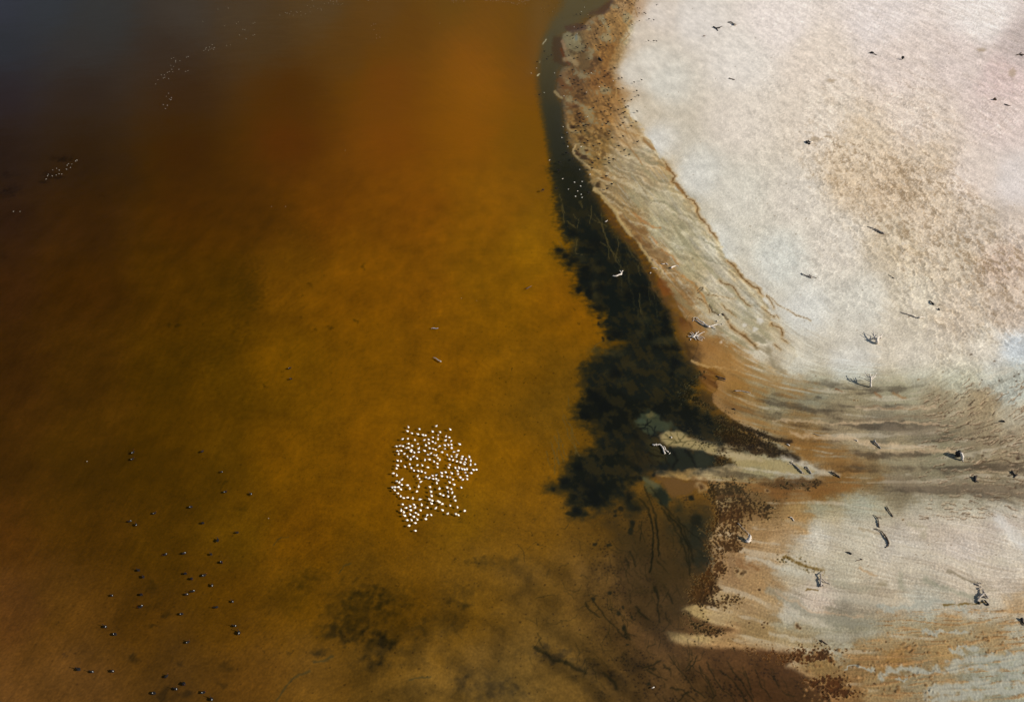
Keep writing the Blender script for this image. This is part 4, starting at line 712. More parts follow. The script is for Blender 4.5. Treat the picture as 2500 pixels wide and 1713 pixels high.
mx = nd.new('ShaderNodeVectorMath'); mx.operation = 'MULTIPLY'; lk.new(at_.outputs[0], mx.inputs[0]); lk.new(mr.outputs[0], mx.inputs[1])
lk.new(mx.outputs[0], bs.inputs['Base Color']); bs.inputs['Roughness'].default_value = .92
bs.inputs['Specular IOR Level'].default_value = .12
bp = nd.new('ShaderNodeBump'); bp.inputs['Distance'].default_value = .05; bp.inputs['Strength'].default_value = .14
lk.new(nz.outputs[0], bp.inputs['Height']); lk.new(bp.outputs[0], bs.inputs['Normal'])
me.materials.append(m)
# lake water: a level sheet, tea-coloured according to its depth
s6 = slice(None, None, 4)
wu_ = np.concatenate([ue[:10], us[s6], [2830, 3500]]); wv_ = np.concatenate([ve[:14], vs_[s6], ve[-7:]])
QU, QV = np.meshgrid(wu_, wv_); QX, QY = to_world(QU, QV)
qt = samp(tint.astype(np.float32), refl(refl(QU, U0, U1), U0, U1), refl(refl(QV, V0, V1), V0, V1))
mw = grid_mesh('lake_water', QX, QY, np.zeros_like(QX)); pcolor(mw, 'tea', qt)
ruf = sstep(0, 1, (1 - sstep(100, 900, QU))*(1 - sstep(0, 420, QV)))
pcolor(mw, 'ruffle', np.repeat(ruf[..., None], 3, -1))
water = link(bpy.data.objects.new('water', mw)); tag(water, 'still murky amber lake water', 'water', kind='structure')
m = bpy.data.materials.new('water'); m.use_nodes = True; nt = m.node_tree; nd = nt.nodes; lk = nt.links; nd.clear()
out = nd.new('ShaderNodeOutputMaterial'); tr = nd.new('ShaderNodeBsdfTransparent'); gl = nd.new('ShaderNodeBsdfGlossy'); fr = nd.new('ShaderNodeFresnel'); ms = nd.new('ShaderNodeMixShader')
va = nd.new('ShaderNodeVertexColor'); va.layer_name = 'tea'; lk.new(va.outputs[0], tr.inputs[0])
fr.inputs[0].default_value = FRIOR; gl.inputs['Roughness'].default_value = .12
tc = nd.new('ShaderNodeTexCoord'); nz = nd.new('ShaderNodeTexNoise'); nz.inputs['Scale'].default_value = .9; nz.inputs['Detail'].default_value = 4; nz.inputs['Distortion'].default_value = .4
mp = nd.new('ShaderNodeMapping'); mp.inputs['Scale'].default_value = (.22, 1.0, 1.0); mp.inputs['Rotation'].default_value = (0, 0, math.radians(-8)); lk.new(tc.outputs['Object'], mp.inputs[0]); lk.new(mp.outputs[0], nz.inputs['Vector'])
bp = nd.new('ShaderNodeBump'); bp.inputs['Distance'].default_value = .03; lk.new(nz.outputs[0], bp.inputs['Height'])
vr = nd.new('ShaderNodeVertexColor'); vr.layer_name = 'ruffle'
mr = nd.new('ShaderNodeMapRange'); mr.inputs['To Min'].default_value = .12; mr.inputs['To Max'].default_value = 1.0; lk.new(vr.outputs[0], mr.inputs['Value']); lk.new(mr.outputs[0], bp.inputs['Strength'])
lk.new(bp.outputs[0], gl.inputs['Normal']); lk.new(bp.outputs[0], fr.inputs['Normal'])
m2 = nd.new('ShaderNodeMath'); m2.operation = 'MULTIPLY'; lk.new(fr.outputs[0], m2.inputs[0])
mr2 = nd.new('ShaderNodeMapRange'); mr2.inputs['To Min'].default_value = RMIN; mr2.inputs['To Max'].default_value = RMAX; lk.new(vr.outputs[0], mr2.inputs['Value']); lk.new(mr2.outputs[0], m2.inputs[1])
lk.new(m2.outputs[0], ms.inputs[0]); lk.new(tr.outputs[0], ms.inputs[1]); lk.new(gl.outputs[0], ms.inputs[2]); lk.new(ms.outputs[0], out.inputs[0])
mw.materials.append(m)
def gz(u, v): return float(samp(ZG[..., None], np.array([float(u)]), np.array([float(v)]))[0, 0])
def place(u, v, h=0.):
    x, y = to_world(u, v, h); return float(x), float(y)
def pxm(v): return (v + 493.)*.777/120.
# ---------------------------------------------------------------- materials of things
def mat(name, c, rough=.8, var=.0, scale=6., c2=None, spec=.3):
    m = bpy.data.materials.new(name); m.use_nodes = True; nt = m.node_tree; b = nt.nodes['Principled BSDF']
    b.inputs['Roughness'].default_value = rough; b.inputs['Specular IOR Level'].default_value = spec
    nz = nt.nodes.new('ShaderNodeTexNoise'); nz.inputs['Scale'].default_value = scale; nz.inputs['Detail'].default_value = 4
    tc = nt.nodes.new('ShaderNodeTexCoord'); nt.links.new(tc.outputs['Object'], nz.inputs['Vector'])
    rp = nt.nodes.new('ShaderNodeValToRGB'); rp.color_ramp.elements[0].position = .38; rp.color_ramp.elements[1].position = .62
    c2 = c2 or tuple(x*.75 for x in c)
    rp.color_ramp.elements[0].color = (*c2, 1); rp.color_ramp.elements[1].color = (*c, 1)
    nt.links.new(nz.outputs[0], rp.inputs[0]); nt.links.new(rp.outputs[0], b.inputs['Base Color'])
    return m
M_white = mat('white_plumage', (.88, .83, .70), .65, c2=(.80, .74, .62))
M_far = mat('greyish_white_plumage', (.42, .38, .30), .7, c2=(.34, .30, .24))
M_dark = mat('dark_plumage', (.012, .010, .009), .8, c2=(.02, .015, .012), spec=.1)
M_black = mat('black_plumage', (.008, .008, .008), .75, c2=(.014, .012, .012), spec=.12)
M_leg = mat('leg_skin', (.05, .04, .035), .6)
M_red = mat('red_bill', (.45, .05, .02), .4)
M_bone = mat('bleached_wood', (.62, .56, .48), .85, c2=(.42, .35, .28), scale=3)
M_grey = mat('grey_wood', (.40, .35, .29), .9, c2=(.18, .14, .11), scale=3)
M_brown = mat('brown_wood', (.14, .09, .055), .9, c2=(.05, .035, .025), scale=4)
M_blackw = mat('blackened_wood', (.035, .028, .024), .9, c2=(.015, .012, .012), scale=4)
M_rose = mat('pink_bill', (.75, .45, .32), .5)

# ---------------------------------------------------------------- mesh helpers
def tube_into(bm, pts, rad, n=6, mi=0, flat=1.0, caps=True):
    """one continuous tapering tube through the given points"""
    P = [Vector(p) for p in pts]; rings = []; prev = None
    for i, p in enumerate(P):
        t = (P[min(i+1, len(P)-1)] - P[max(i-1, 0)])
        t = t.normalized() if t.length > 1e-6 else Vector((0, 0, 1))
        a = prev if prev is not None else (Vector((0, 0, 1)) if abs(t.z) < .9 else Vector((1, 0, 0)))
        s = t.cross(a);
        s = s.normalized() if s.length > 1e-6 else Vector((1, 0, 0))
        u = s.cross(t).normalized(); prev = u
        r = rad[i]; rr = r if isinstance(r, tuple) else (r, r)
        rings.append([bm.verts.new(p + s*math.cos(2*math.pi*k/n)*rr[0] + u*math.sin(2*math.pi*k/n)*rr[1]) for k in range(n)])
    for i in range(len(rings) - 1):
        for k in range(n):
            f = bm.faces.new((rings[i][k], rings[i][(k+1) % n], rings[i+1][(k+1) % n], rings[i+1][k])); f.smooth = True; f.material_index = mi
    if caps:
        f = bm.faces.new(rings[0][::-1]); f.material_index = mi
        f = bm.faces.new(rings[-1]); f.material_index = mi
def finish(name, bm, mats):
    bmesh.ops.recalc_face_normals(bm, faces=bm.faces[:])
    me = bpy.data.meshes.new(name); bm.to_mesh(me); bm.free()
    for m in mats: me.materials.append(m)
    return me
# wading bird: +x is forward, z = 0 at the feet
def wader(name, body, bill, size=1., neck=0, wing=.0, legh=.34):
    bm = bmesh.new(); s = size; z = legh
    ax = [(-.36, z+.04), (-.27, z+.055), (-.14, z+.085), (0, z+.10), (.13, z+.11), (.20, z+.15), (.235, z+.22), (.245, z+.30), (.27, z+.345), (.31, z+.35), (.345, z+.345)]
    rd = [.012, (.07, .04), (.15, .10), (.185, .13), (.14, .12), (.085, .085), (.055, .055), (.045, .045), (.055, .055), (.05, .048), (.02, .02)]
    if neck == 1:
        ax = ax[:5] + [(.19, z+.14), (.20, z+.19), (.17, z+.235), (.20, z+.27), (.25, z+.27), (.285, z+.26)]
    if neck == 2:
        ax = ax[:5] + [(.23, z+.10), (.31, z+.10), (.38, z+.07), (.43, z+.02), (.46, z-.03), (.475, z-.06)]
    tube_into(bm, [(x*s, 0, h*s) for x, h in ax], [tuple(q*s for q in r) if isinstance(r, tuple) else r*s for r in rd], 8)
    hx, hz = ax[-1]; bx = (hx + .15, hz - .04) if neck < 2 else (hx + .05, hz - .14)
    tube_into(bm, [(hx*s - .01, 0, hz*s), ((hx + bx[0])/2*s, 0, (hz + bx[1])/2*s), (bx[0]*s, 0, bx[1]*s)], [.017*s, .012*s, .004*s], 5, 1)
    for sg in (1, -1):                                    # folded wings, slightly proud of the flanks
        w = wing
        tube_into(bm, [(.12*s, sg*.12*s, (z+.13)*s), (0, sg*(.17 + w)*s, (z+.13)*s), (-.16*s, sg*(.14 + w*1.2)*s, (z+.10)*s), (-.33*s, sg*(.06 + w)*s, (z+.05)*s)],
                  [(.03*s, .04*s), (.045*s, .085*s), (.04*s, .06*s), (.01*s, .015*s)], 6)
        tube_into(bm, [(-.02*s, sg*.06*s, (z+.02)*s), (-.05*s, sg*.065*s, z*.5*s), (-.02*s, sg*.07*s, -.02*s)], [.016*s, .011*s, .010*s], 4, 2)
        tube_into(bm, [(-.02*s, sg*.07*s, -.01*s), (.05*s, sg*.09*s, -.015*s)], [.012*s, .006*s], 4, 2)
    return finish(name, bm, [body, bill, M_leg])
W_ME = [wader('white_wading_bird', M_white, M_rose, 1.12, 0, .03), wader('white_wading_bird', M_white, M_rose, 1.12, 1, .05), wader('white_wading_bird', M_white, M_rose, 1.08, 2, .02), wader('white_wading_bird', M_white, M_rose, 1.2, 1, .0)]
F_ME = [wader('white_water_bird', M_far, M_rose, 1.12, 0, .03), wader('white_water_bird', M_far, M_rose, 1.12, 1, .05)]
S_ME = [wader('shore_bird', M_dark, M_leg, 1.15, 0, .0, .36), wader('shore_bird', M_dark, M_leg, 1.1, 1, .02, .34), wader('shore_bird', M_dark, M_leg, 1.2, 2, .0, .36)]
V_ME = [wader('pale_shore_bird', M_white, M_rose, 1.2, 0, .02, .34), wader('pale_shore_bird', M_white, M_rose, 1.15, 1, .02, .34)]
rb = random.Random(77)
def put(name, me, u, v, h, rz, zbase=None, sc=1., label=None, cat='bird', group=None):
    """stand a bird so that its body, h metres up, sits over plan point (u, v)"""
    z0 = max(gz(u, v), -.12) if zbase is None else zbase
    x, y = place(u, v, z0 + h)
    o = link(bpy.data.objects.new(name, me)); o.location = (x, y, z0); o.rotation_euler = (0, 0, rz); o.scale = (sc,)*3
    return tag(o, label, cat, group)
WB = [(483,206),(823,193),(615,229),(989,236),(470,257),(775,261),(866,266),(523,281),(596,293),(657,302),(688,308),(843,304),(940,318),(978,331),(778,330),(412,354),(476,349),(561,360),(726,354),(676,365),(842,351),(935,368),(1003,371),(776,384),(730,402),(811,402),(482,408),(596,410),(1104,416),(694,427),(335,438),(377,433),(414,438),(526,434),(860,438),(922,427),(967,422),(1003,417),(457,459),(481,457),(609,467),(738,461),(780,466),(811,481),(926,472),(1008,459),(347,496),(391,495),(517,486),(512,503),(553,513),(606,510),(678,495),(890,512),(1034,506),(1087,495),(364,530),(434,531),(716,538),(756,526),(795,545),(824,548),(952,538),(1006,560),(1071,544),(1064,570),(470,561),(544,564),(585,587),(509,594),(838,580),(864,602),(1139,563),(1132,590),(1181,594),(1222,567),(1240,613),(350,611),(391,616),(684,604),(736,600),(793,622),(978,593),(1024,609),(1072,624),(1114,635),(1169,630),(1159,657),(1238,662),(1293,657),(498,654),(591,671),(651,669),(833,650),(984,661),(349,673),(439,686),(338,706),(516,700),(716,697),(835,691),(970,695),(1052,698),(1096,700),(1135,715),(1163,720),(1193,715),(1078,738),(1271,726),(1307,723),(549,731),(600,738),(643,744),(686,761),(932,753),(884,764),(1008,766),(1174,759),(1243,764),(298,769),(341,789),(1086,775),(596,798),(775,796),(820,788),(887,801),(952,808),(989,817),(1194,796),(1110,817),(695,814),(735,825),(783,833),(817,833),(613,831),(844,853),(1024,844),(1144,845),(1195,835),(406,845),(341,867),(372,876),(632,871),(827,884),(982,876),(1036,904),(398,905),(469,914),(608,926),(742,933),(285,936),(316,938),(360,936),(951,939),(1124,937),(388,962),(500,950),(860,952),(1000,955),(313,971),(586,989),(756,989),(965,987),(1016,1002),(354,1010),(867,1015),(388,1041),(763,1041),(903,1035),(965,1046),(1042,1051),(422,1067),(472,1061),(536,1068),(621,1084),(735,1083),(770,1098),(1050,1096),(838,1103),(856,1120),(763,1134),(893,1141),(410,1142),(548,1146),(643,1148),(502,1166),(989,1155),(1078,1177),(453,1187),(565,1181),(712,1183),(817,1190),(396,1217),(508,1215),(628,1214),(894,1215),(1166,1224),(426,1237),(567,1244),(502,1264),(599,1265),(961,1255),(1058,1260),(1088,1273),(436,1282),(546,1293),(711,1274),(757,1270),(590,1325),(691,1322),(465,1335),(519,1333),(565,1370),(488,1403),(565,1462)]
WSPEC = {(565,1462): 'lowest bird of the dense white flock, standing alone below it', (823,193): 'topmost bird of the dense white flock', (1307,723): 'rightmost bird of the dense white flock',
         (1166,1224): 'white bird on its own at the lower right corner of the dense flock', (1124,937): 'white bird alone on the right flank of the dense flock, below the bulge', (1104,416): 'white bird alone at the upper right shoulder of the dense flock',
         (989,236): 'white bird alone just right of the topmost bird of the dense flock', (285,936): 'leftmost bird of the dense white flock', (483,206): 'white bird at the top left corner of the dense flock'}
for i, q in enumerate(WB):
    u, v = Zp('N', [q])[0]
    rz = math.radians(150) + rb.gauss(0, .55) if rb.random() < .6 else rb.uniform(0, 6.28)
    put('white_wading_bird', W_ME[i % 4], u, v, .50, rz, zbase=-.10, sc=rb.uniform(.76, .94), label=WSPEC.get(q, 'white wading bird standing in amber water inside the dense white flock'), group='white birds packed in one dense flock in the amber water')
FQ = [(743,90),(842,80),(602,207),(808,247),(920,226),(937,210),(1078,224),(1094,217),(979,280),(999,286),(948,333),(1010,369),(1076,338),(1092,331),(827,434),(862,429),(691,426),(633,454),(663,449),(687,459),(709,454),(627,468),(670,468),(702,470),(611,480),(655,480),(306,557),(326,549),(344,576),(344,590),(385,579),(449,545),(463,538),(299,622),(326,632),(308,658),(376,659),(283,681),(266,688),(317,682),(210,712),(239,712),(241,735),(228,742),(279,747),(439,679),(460,672),(177,757),(155,797),(278,885),(256,914),(304,926),(285,939),(300,944),(228,993),(266,999),(248,1030),(1330,147),(1383,123),(1398,128),(1422,135),(1437,112),(1456,147),(1486,115),(1492,122),(1527,112),(1531,147),(1572,135),(1615,116),(1590,57),(1624,75),(1649,62),(1688,86),(1718,88),(1723,100),(1636,12),(1750,37),(1790,32),(1808,12),(1832,18),(1837,42),(1866,14),(1869,25),(1881,44),(1907,48),(1923,40),(2195,248),(2217,232),(2238,231),(2219,285),(2243,334),(2243,363),(2277,355),(2165,6),(2203,3),(2254,22)]
FR = [(809,269),(945,17),(965,33),(988,5),(965,15),(995,17),(1042,3),(1074,22),(1086,20),(1083,10),(1325,7),(1342,8),(1383,10),(1410,18),(1446,14),(1455,8),(1470,4),(1520,22),(1541,27),(1580,22),(1620,32),(1628,40),(1647,42),(1686,55),(1705,40),(1710,12),(1735,20),(1752,27),(1777,50),(1770,15),(1780,8),(1800,12),(1818,6),(1957,98),(1997,97),(2105,97),(2088,135)]
FS = [(1360,372),(1337,390),(1209,435),(1269,439),(1188,462),(1245,500),(1175,532),(1000,517),(1047,548),(930,543),(1043,612),(1091,617),(994,634),(852,622),(840,650),(921,650),(815,706)]
def far(k, L_, lab, grp, sc=1.):
    for i, q in enumerate(L_):
        u, v = Zp(k, [q])[0]
        put('white_water_bird', F_ME[i % 2], u, v, .25, rb.uniform(0, 6.28), zbase=-.22*sc, sc=sc*.5, label=lab, group=grp)
far('Q', [q for q in FQ if q[0] < 500], 'tiny white bird in the loose string of birds on the dark water, upper left', 'white birds strung out on dark water, upper left', 1.35)
far('Q', [q for q in FQ if 500 <= q[0] < 730], 'tiny white bird in the tight huddle on dark water between two looser strings', 'huddle of white birds on dark water', 1.35)
far('Q', [q for q in FQ if 730 <= q[0] < 1150], 'tiny white bird among scattered birds right of the huddle on dark water', 'scattered white birds on dark water', 1.3)
far('Q', [q for q in FQ if 1150 <= q[0] < 2000], 'tiny white bird in the line near the top edge, over brown water', 'line of white birds near the top edge', 1.4)
far('Q', [q for q in FQ if q[0] >= 2000 and q[1] > 100], 'tiny white bird in the small loose group alone on brown water, top centre', 'small loose group of white birds, top centre', 1.3)
far('Q', [q for q in FQ if q[0] >= 2000 and q[1] < 100] + [], 'tiny white bird cut close to the top edge left of centre', 'white birds at the very top edge', 1.4)
far('R', FR[:1], 'single white bird alone on orange-brown water near the top centre', None, 1.3)
far('R', FR[1:10], 'tiny white bird in the knot at the top edge, centre', 'knot of white birds at the top edge', 1.4)
far('R', FR[10:33], 'tiny white bird in the crowded line at the top edge beside the shallows', 'crowded line of white birds at the top edge', 1.4)
far('R', FR[33:], 'tiny white bird in amber water just off the grey shallows, top', 'white birds off the grey shallows', 1.3)
far('S', FS[:2], 'tiny white bird of the pair right of the dark weed smear, left side', 'pair of white birds by the weed smear', 1.2)
far('S', FS[2:], 'tiny pale bird over the dark weed smear on the left', 'pale birds over the dark weed smear', 1.1)
far('S', [(238,1277)], 'left one of two white birds alone by the left edge', None, 1.1); far('S', [(353,1277)], 'right one of two white birds alone by the left edge', None, 1.1)
far('p', [(663,504)], 'left one of two pale birds on plain brown water', None, .9); far('p', [(697,504)], 'right one of two pale birds on plain brown water', None, .9)
far('p', [(843,367)], 'lone pale bird on brown water left of the orange glow', None, .9)
far('Z', [(1820,515)], 'pale bird with a dark spot beside it in mid lake', None, .8); far('Z', [(1928,532)], 'small pale bird alone right of the dark-spotted one in mid lake', None, .6)
far('O', [(150,211)], 'pale bird alone on dark water left of the black swans', None, .8); far('O', [(2210,856)], 'pale bird among bed weed between swans and white flock', None, .7)

# black swans: afloat, z = 0 at the waterline
def swan_meshes(neck, size):
    bm = bmesh.new(); s = size
    ax = [(-.50, .10), (-.40, .11), (-.22, .10), (0, .09), (.20, .10), (.32, .14)]
    rd = [.015, (.09, .05), (.20, .13), (.24, .16), (.17, .14), (.08, .09)]
    nk = {0: [(.37, .24), (.37, .38), (.33, .52), (.36, .60), (.42, .605), (.46, .59)], 1: [(.38, .20), (.45, .30), (.44, .42), (.44, .50), (.50, .53), (.54, .52)], 2: [(.34, .24), (.26, .30), (.18, .30), (.10, .27), (.05, .26), (.02, .25)]}[neck]
    ax = ax + nk; rd = rd + [.05, .036, .032, .045, .045, .025]
    tube_into(bm, [(x*s, 0, z*s) for x, z in ax], [tuple(q*s for q in r) if isinstance(r, tuple) else r*s for r in rd], 8)
    for sg in (1, -1):
        tube_into(bm, [(.16*s, sg*.17*s, .17*s), (0, sg*.22*s, .17*s), (-.2*s, sg*.2*s, .17*s), (-.44*s, sg*.07*s, .16*s)], [(.03*s, .05*s), (.05*s, .09*s), (.05*s, .08*s), (.015*s, .02*s)], 6)
    body = finish('swan_body', bm, [M_black])
    bm = bmesh.new(); hx, hz = ax[-1]; d = 1 if neck < 2 else -1
    tube_into(bm, [((hx - .005)*s, 0, hz*s), ((hx + .05*d)*s, 0, (hz - .01)*s), ((hx + .10*d)*s, 0, (hz - .025)*s)], [.024*s, .018*s, .008*s], 6); bill = finish('bill', bm, [M_red])
    bm = bmesh.new()                                       # pale flight feathers showing at the rump
    tube_into(bm, [(-.12*s, -.09*s, .272*s), (-.23*s, -.02*s, .268*s), (-.32*s, .04*s, .22*s)], [(.015*s, .010*s), (.04*s, .015*s), (.015*s, .010*s)], 6); fl_ = finish('flight_feathers', bm, [M_white])
    return body, bill, fl_
SW_ME = [swan_meshes(0, .92), swan_meshes(1, .88), swan_meshes(2, .9), swan_meshes(0, .8)]
def swan(i, u, v, lab, grp, feathers=True):
    b, bl, ff = SW_ME[i % 4]; rz = math.radians(rb.choice([150, 200, 20, 340, 60])) + rb.gauss(0, .5)
    o = put('black_swan', b, u, v, .18, rz, zbase=0., sc=rb.uniform(1.0, 1.2), label=lab, cat='swan', group=grp)
    link(bpy.data.objects.new('bill', bl), o)
    if feathers: link(bpy.data.objects.new('flight_feathers', ff), o)
SWO = [((670,110),'upper swan of the pair one above the other, left of the swan scatter'),((662,185),'lower swan of the pair one above the other, left of the swan scatter'),((1458,97),'topmost black swan of the lower-left scatter, alone'),((1675,330),'black swan alone between the topmost swan and the two below it'),((1718,557),'left one of two black swans level with each other, upper right of the scatter'),((2008,578),'black swan farthest right in the upper scatter, nearest the white flock'),((1328,728),'black swan with a bright white wing edge, centre of the upper scatter'),((915,798),'slim black swan with long shadow, left of the bright-winged swan'),((635,890),'left swan of a close slanting pair at the left of the scatter'),((707,927),'right swan of a close slanting pair at the left of the scatter'),((1465,910),'black swan alone below the bright-winged swan'),((1852,1017),'black swan alone at right, midway down the scatter'),((1633,1103),'small black swan alone, above a level row of three'),((1040,1267),'leftmost swan of the level row of three'),((1250,1253),'middle swan of the level row of three'),((1555,1262),'rightmost swan of the level row of three'),((1675,1355),'black swan just below right of the level row of three'),((730,1443),'upper swan of a touching pair, left middle of the scatter'),((785,1518),'lower swan of a touching pair, its red bill showing'),((1265,1483),'left swan of the trio in the middle of the scatter'),((1337,1542),'lower swan of the trio in the middle of the scatter'),((1478,1503),'right swan of the trio in the middle of the scatter')]
SWP = [((1755,220),'black swan alone just right below the middle trio'),((615,335),'black swan alone at far left, level with the touching two'),((952,327),'black swan with white wing spot below the red-billed pair'),((1537,288),'bigger right swan of two nearly touching under the trio'),((1463,323),'smaller left swan of two nearly touching under the trio'),((1985,402),'black swan alone at the right edge of the lower scatter'),((948,463),'black swan directly below the one with the wing spot'),((1800,470),'black swan left below the right-edge swan'),((1408,547),'black swan alone in the open centre of the lower scatter'),((2010,680),'upper swan of a close pair at lower right'),((2058,757),'lower swan of a close pair at lower right'),((540,688),'small upper swan of two at the far left'),((652,777),'large lower swan of two at the far left'),((1478,866),'black swan alone in the gap above the bottom group'),((235,1173),'leftmost black swan, flat and dark, bottom left'),((390,1200),'second black swan from the left, bottom left'),((622,1193),'small brownish swan right of the two at bottom left'),((1237,1252),'topmost swan of the group near the bottom edge'),((1435,1340),'upper right swan of the small bottom group'),((1340,1395),'lower left neighbour of that group near the bottom edge'),((1095,1445),'black swan beside a bluish weed patch at the bottom'),((1655,1437),'black swan with long shadow at bottom right of the scatter'),((1748,1510),'black swan nearest the bottom edge')]
n = 0
for k, L_ in (('O', SWO), ('P', SWP)):
    for q, lab in L_:
        u, v = Zp(k, [q])[0]; swan(n, u, v, lab, 'black swans scattered over the lower left water', rb.random() < .7); n += 1
for q, lab in (((707,898),'upper of two black swans alone in mid lake, left'),((710,924),'lower of two black swans alone in mid lake, left')): swan(n, q[0], q[1], lab, 'two black swans in mid lake'); n += 1
# dark waders and pale ones along the shore
KB = [(1000,5),(1850,5),(1665,22),(1740,68),(1790,58),(1635,60),(2140,88),(1605,105),(1530,128),(1522,152),(1700,138),(1590,172),(1828,138),(1870,140),(845,243),(908,245),(1860,217),(1945,212),(1965,230),(1635,240),(1612,243),(1062,300),(1320,318),(1482,298),(1690,290),(1680,312),(2020,315),(2095,330),(1385,345),(1865,343),(1640,352),(1465,362),(1385,396),(1360,405),(1745,405),(1230,425),(1260,438),(1365,438),(945,400),(990,425),(1070,450),(932,455),(870,468),(1190,480),(1190,465),(1170,548),(1350,567),(1440,565),(1565,547),(695,585),(780,580),(785,628),(1270,610),(1160,635),(1385,665),(930,722),(1025,718),(740,733),(1160,747),(1235,732),(1330,742),(2010,663),(2095,668),(2140,672),(865,778),(840,770),(1000,755),(990,775),(1222,775),(1198,817),(935,832),(955,850),(723,905),(801,952),(865,940),(1045,955),(325,840),(437,905),(368,970),(205,1013),(780,1140),(975,1157),(1040,1195),(1300,1157),(1462,1108),(1355,1205),(1295,1250),(1195,1295),(1578,1267),(1525,1275),(1900,1300),(1780,1335),(590,1235),(735,1285),(805,1300),(873,1325),(1253,1342),(780,1365),(875,1385),(1305,1400),(1365,1427),(1518,1445),(1598,1438),(1820,1473),(625,1397),(928,1462),(1345,1468),(1290,1472),(245,1547),(985,1530),(1845,1553),(1280,1580),(1415,1582)]
KW = [(975,117),(925,190),(1033,240),(1275,292),(1275,370),(1250,420),(807,436),(855,535),(200,1100),(112,1182),(490,1180),(1085,1175),(1440,1302),(1215,1395),(323,1495),(1003,1485),(643,1545)]
MB_ = [(700,170),(1035,190),(1225,235),(1235,170),(1455,155),(1490,187),(1600,160),(985,298),(1270,298),(1385,323),(1545,270),(1510,285),(1495,358),(1470,378),(1695,350),(1110,353),(1170,352),(765,385),(740,388),(1270,400),(765,452),(820,482),(1490,450),(1140,480),(1222,517),(765,528),(1465,538),(1675,513),(745,588),(830,582),(905,572),(865,568),(1195,553),(1425,578),(1600,592),(565,705),(1115,625),(700,668),(845,668),(780,672),(1250,677),(1235,712),(1465,752),(1290,777),(895,828),(840,865),(1085,875),(565,855),(985,910),(1395,912),(1697,842),(740,965),(560,1030),(1487,980),(1565,1047),(660,1123),(1065,1120),(1235,1105),(1310,1127),(1240,1187),(970,1185),(435,1182),(960,1272),(425,1310),(1195,1400),(1285,1527)]
MW_ = [(893,422),(497,590),(555,683),(475,765),(787,905),(573,907),(277,1130),(763,1280),(933,1353),(490,1430),(680,1487),(803,1475),(780,1550)]
BD = [(865,335),(500,288),(1080,283),(350,305),(530,80)]; BW = [(640,285),(745,305),(785,343),(720,365),(795,378)]
RD = [(1850,10),(1870,12),(1915,14),(1945,8),(1975,10),(2000,12),(2035,14),(2070,25),(2048,55),(2040,70),(2135,5),(2165,28),(2205,8),(2203,42),(2200,90),(1985,132),(2055,140),(2195,205)]
allb = [(Zp('K', [q])[0], 0) for q in KB] + [(Zp('K', [q])[0], 1) for q in KW] + [(Zp('M', [q])[0], 0) for q in MB_] + [(Zp('M', [q])[0], 1) for q in MW_] + [(Zp('B', [q])[0], 0) for q in BD] + [(Zp('B', [q])[0], 1) for q in BW] + [(Zp('R', [q])[0], 2) for q in RD]
for i, ((u, v), kd) in enumerate(allb):
    d = float(samp(land_d[..., None], np.array([u]), np.array([v]))[0, 0]); pale = u > 1500 + max(0, v - 200)*.5
    if kd == 2: lab, grp = 'dark bird on brown water near the top edge, left of the grey shallows', 'dark birds on brown water at the top'
    elif kd == 1 and d < 0: lab, grp = 'white bird wading in the dark shallows beside the beach', 'white birds in the dark shallows'
    elif kd == 1: lab, grp = 'white bird standing among dark ones on the wet tan beach', 'white birds on the tan beach'
    elif d < 0: lab, grp = 'dark bird wading in the dark shallows beside the beach', 'dark birds in the dark shallows'
    elif pale: lab, grp = 'dark bird standing on the pale dry sand just above the tan beach', 'dark birds on the pale sand'
    elif v < 130: lab, grp = 'dark bird standing at the far top end of the tan beach', 'dark birds at the far end of the beach'
    elif v < 250: lab, grp = 'dark bird standing on the mottled middle part of the tan beach', 'dark birds on the middle of the beach'
    else: lab, grp = 'dark bird standing on the near narrowing part of the tan beach', 'dark birds on the near part of the beach'
    rz = math.radians(rb.choice([175, 160, 200, 10, 340])) + rb.gauss(0, .35)
    me_ = V_ME[i % 2] if kd == 1 else S_ME[i % 3]
    put('pale_shore_bird' if kd == 1 else 'shore_bird', me_, u, v, .68 if d > 0 else .5, rz, zbase=None if d > 0 else -.12, sc=1.7 if kd == 0 else .68, label=lab, group=grp)
# ---------------------------------------------------------------- driftwood, dead branches, stumps
HS = [.4]
def limb(bm, k, pts, w0, w1, seed, n=7):
    """pts: plan points with height above the sand; w: thickness in plan units"""
    r = random.Random(seed); P = Zp(k, pts); W = []; R_ = []
    out_ = []
    for i in range(len(P) - 1):
        (u0, v0, h0), (u1, v1, h1) = P[i], P[i+1]
        m_ = max(2, int(math.hypot(u1 - u0, v1 - v0)/4) + 1)
        for j in range(m_ + (1 if i == len(P) - 2 else 0)):
            t = j/m_; out_.append((u0 + (u1 - u0)*t, v0 + (v1 - v0)*t, h0 + (h1 - h0)*t))
    N_ = len(out_)
    for i, (u, v, h) in enumerate(out_):
        h *= HS[0]; g = max(gz(u, v), -.02); s = pxm(v); t = i/max(1, N_ - 1)
        rad = max(.85*(w0 + (w1 - w0)*t)/s, .03)*(1 + r.uniform(-.2, .2))
        z = g + h + rad*.6; x, y = place(u, v, z)
        jt = rad*.35
        W.append((x + r.uniform(-jt, jt), y + r.uniform(-jt, jt), z + r.uniform(-jt, jt)*.5)); R_.append((rad, rad*r.uniform(.8, 1.1)))
    tube_into(bm, W, R_, n)
    return W[0]
wseed = [0]
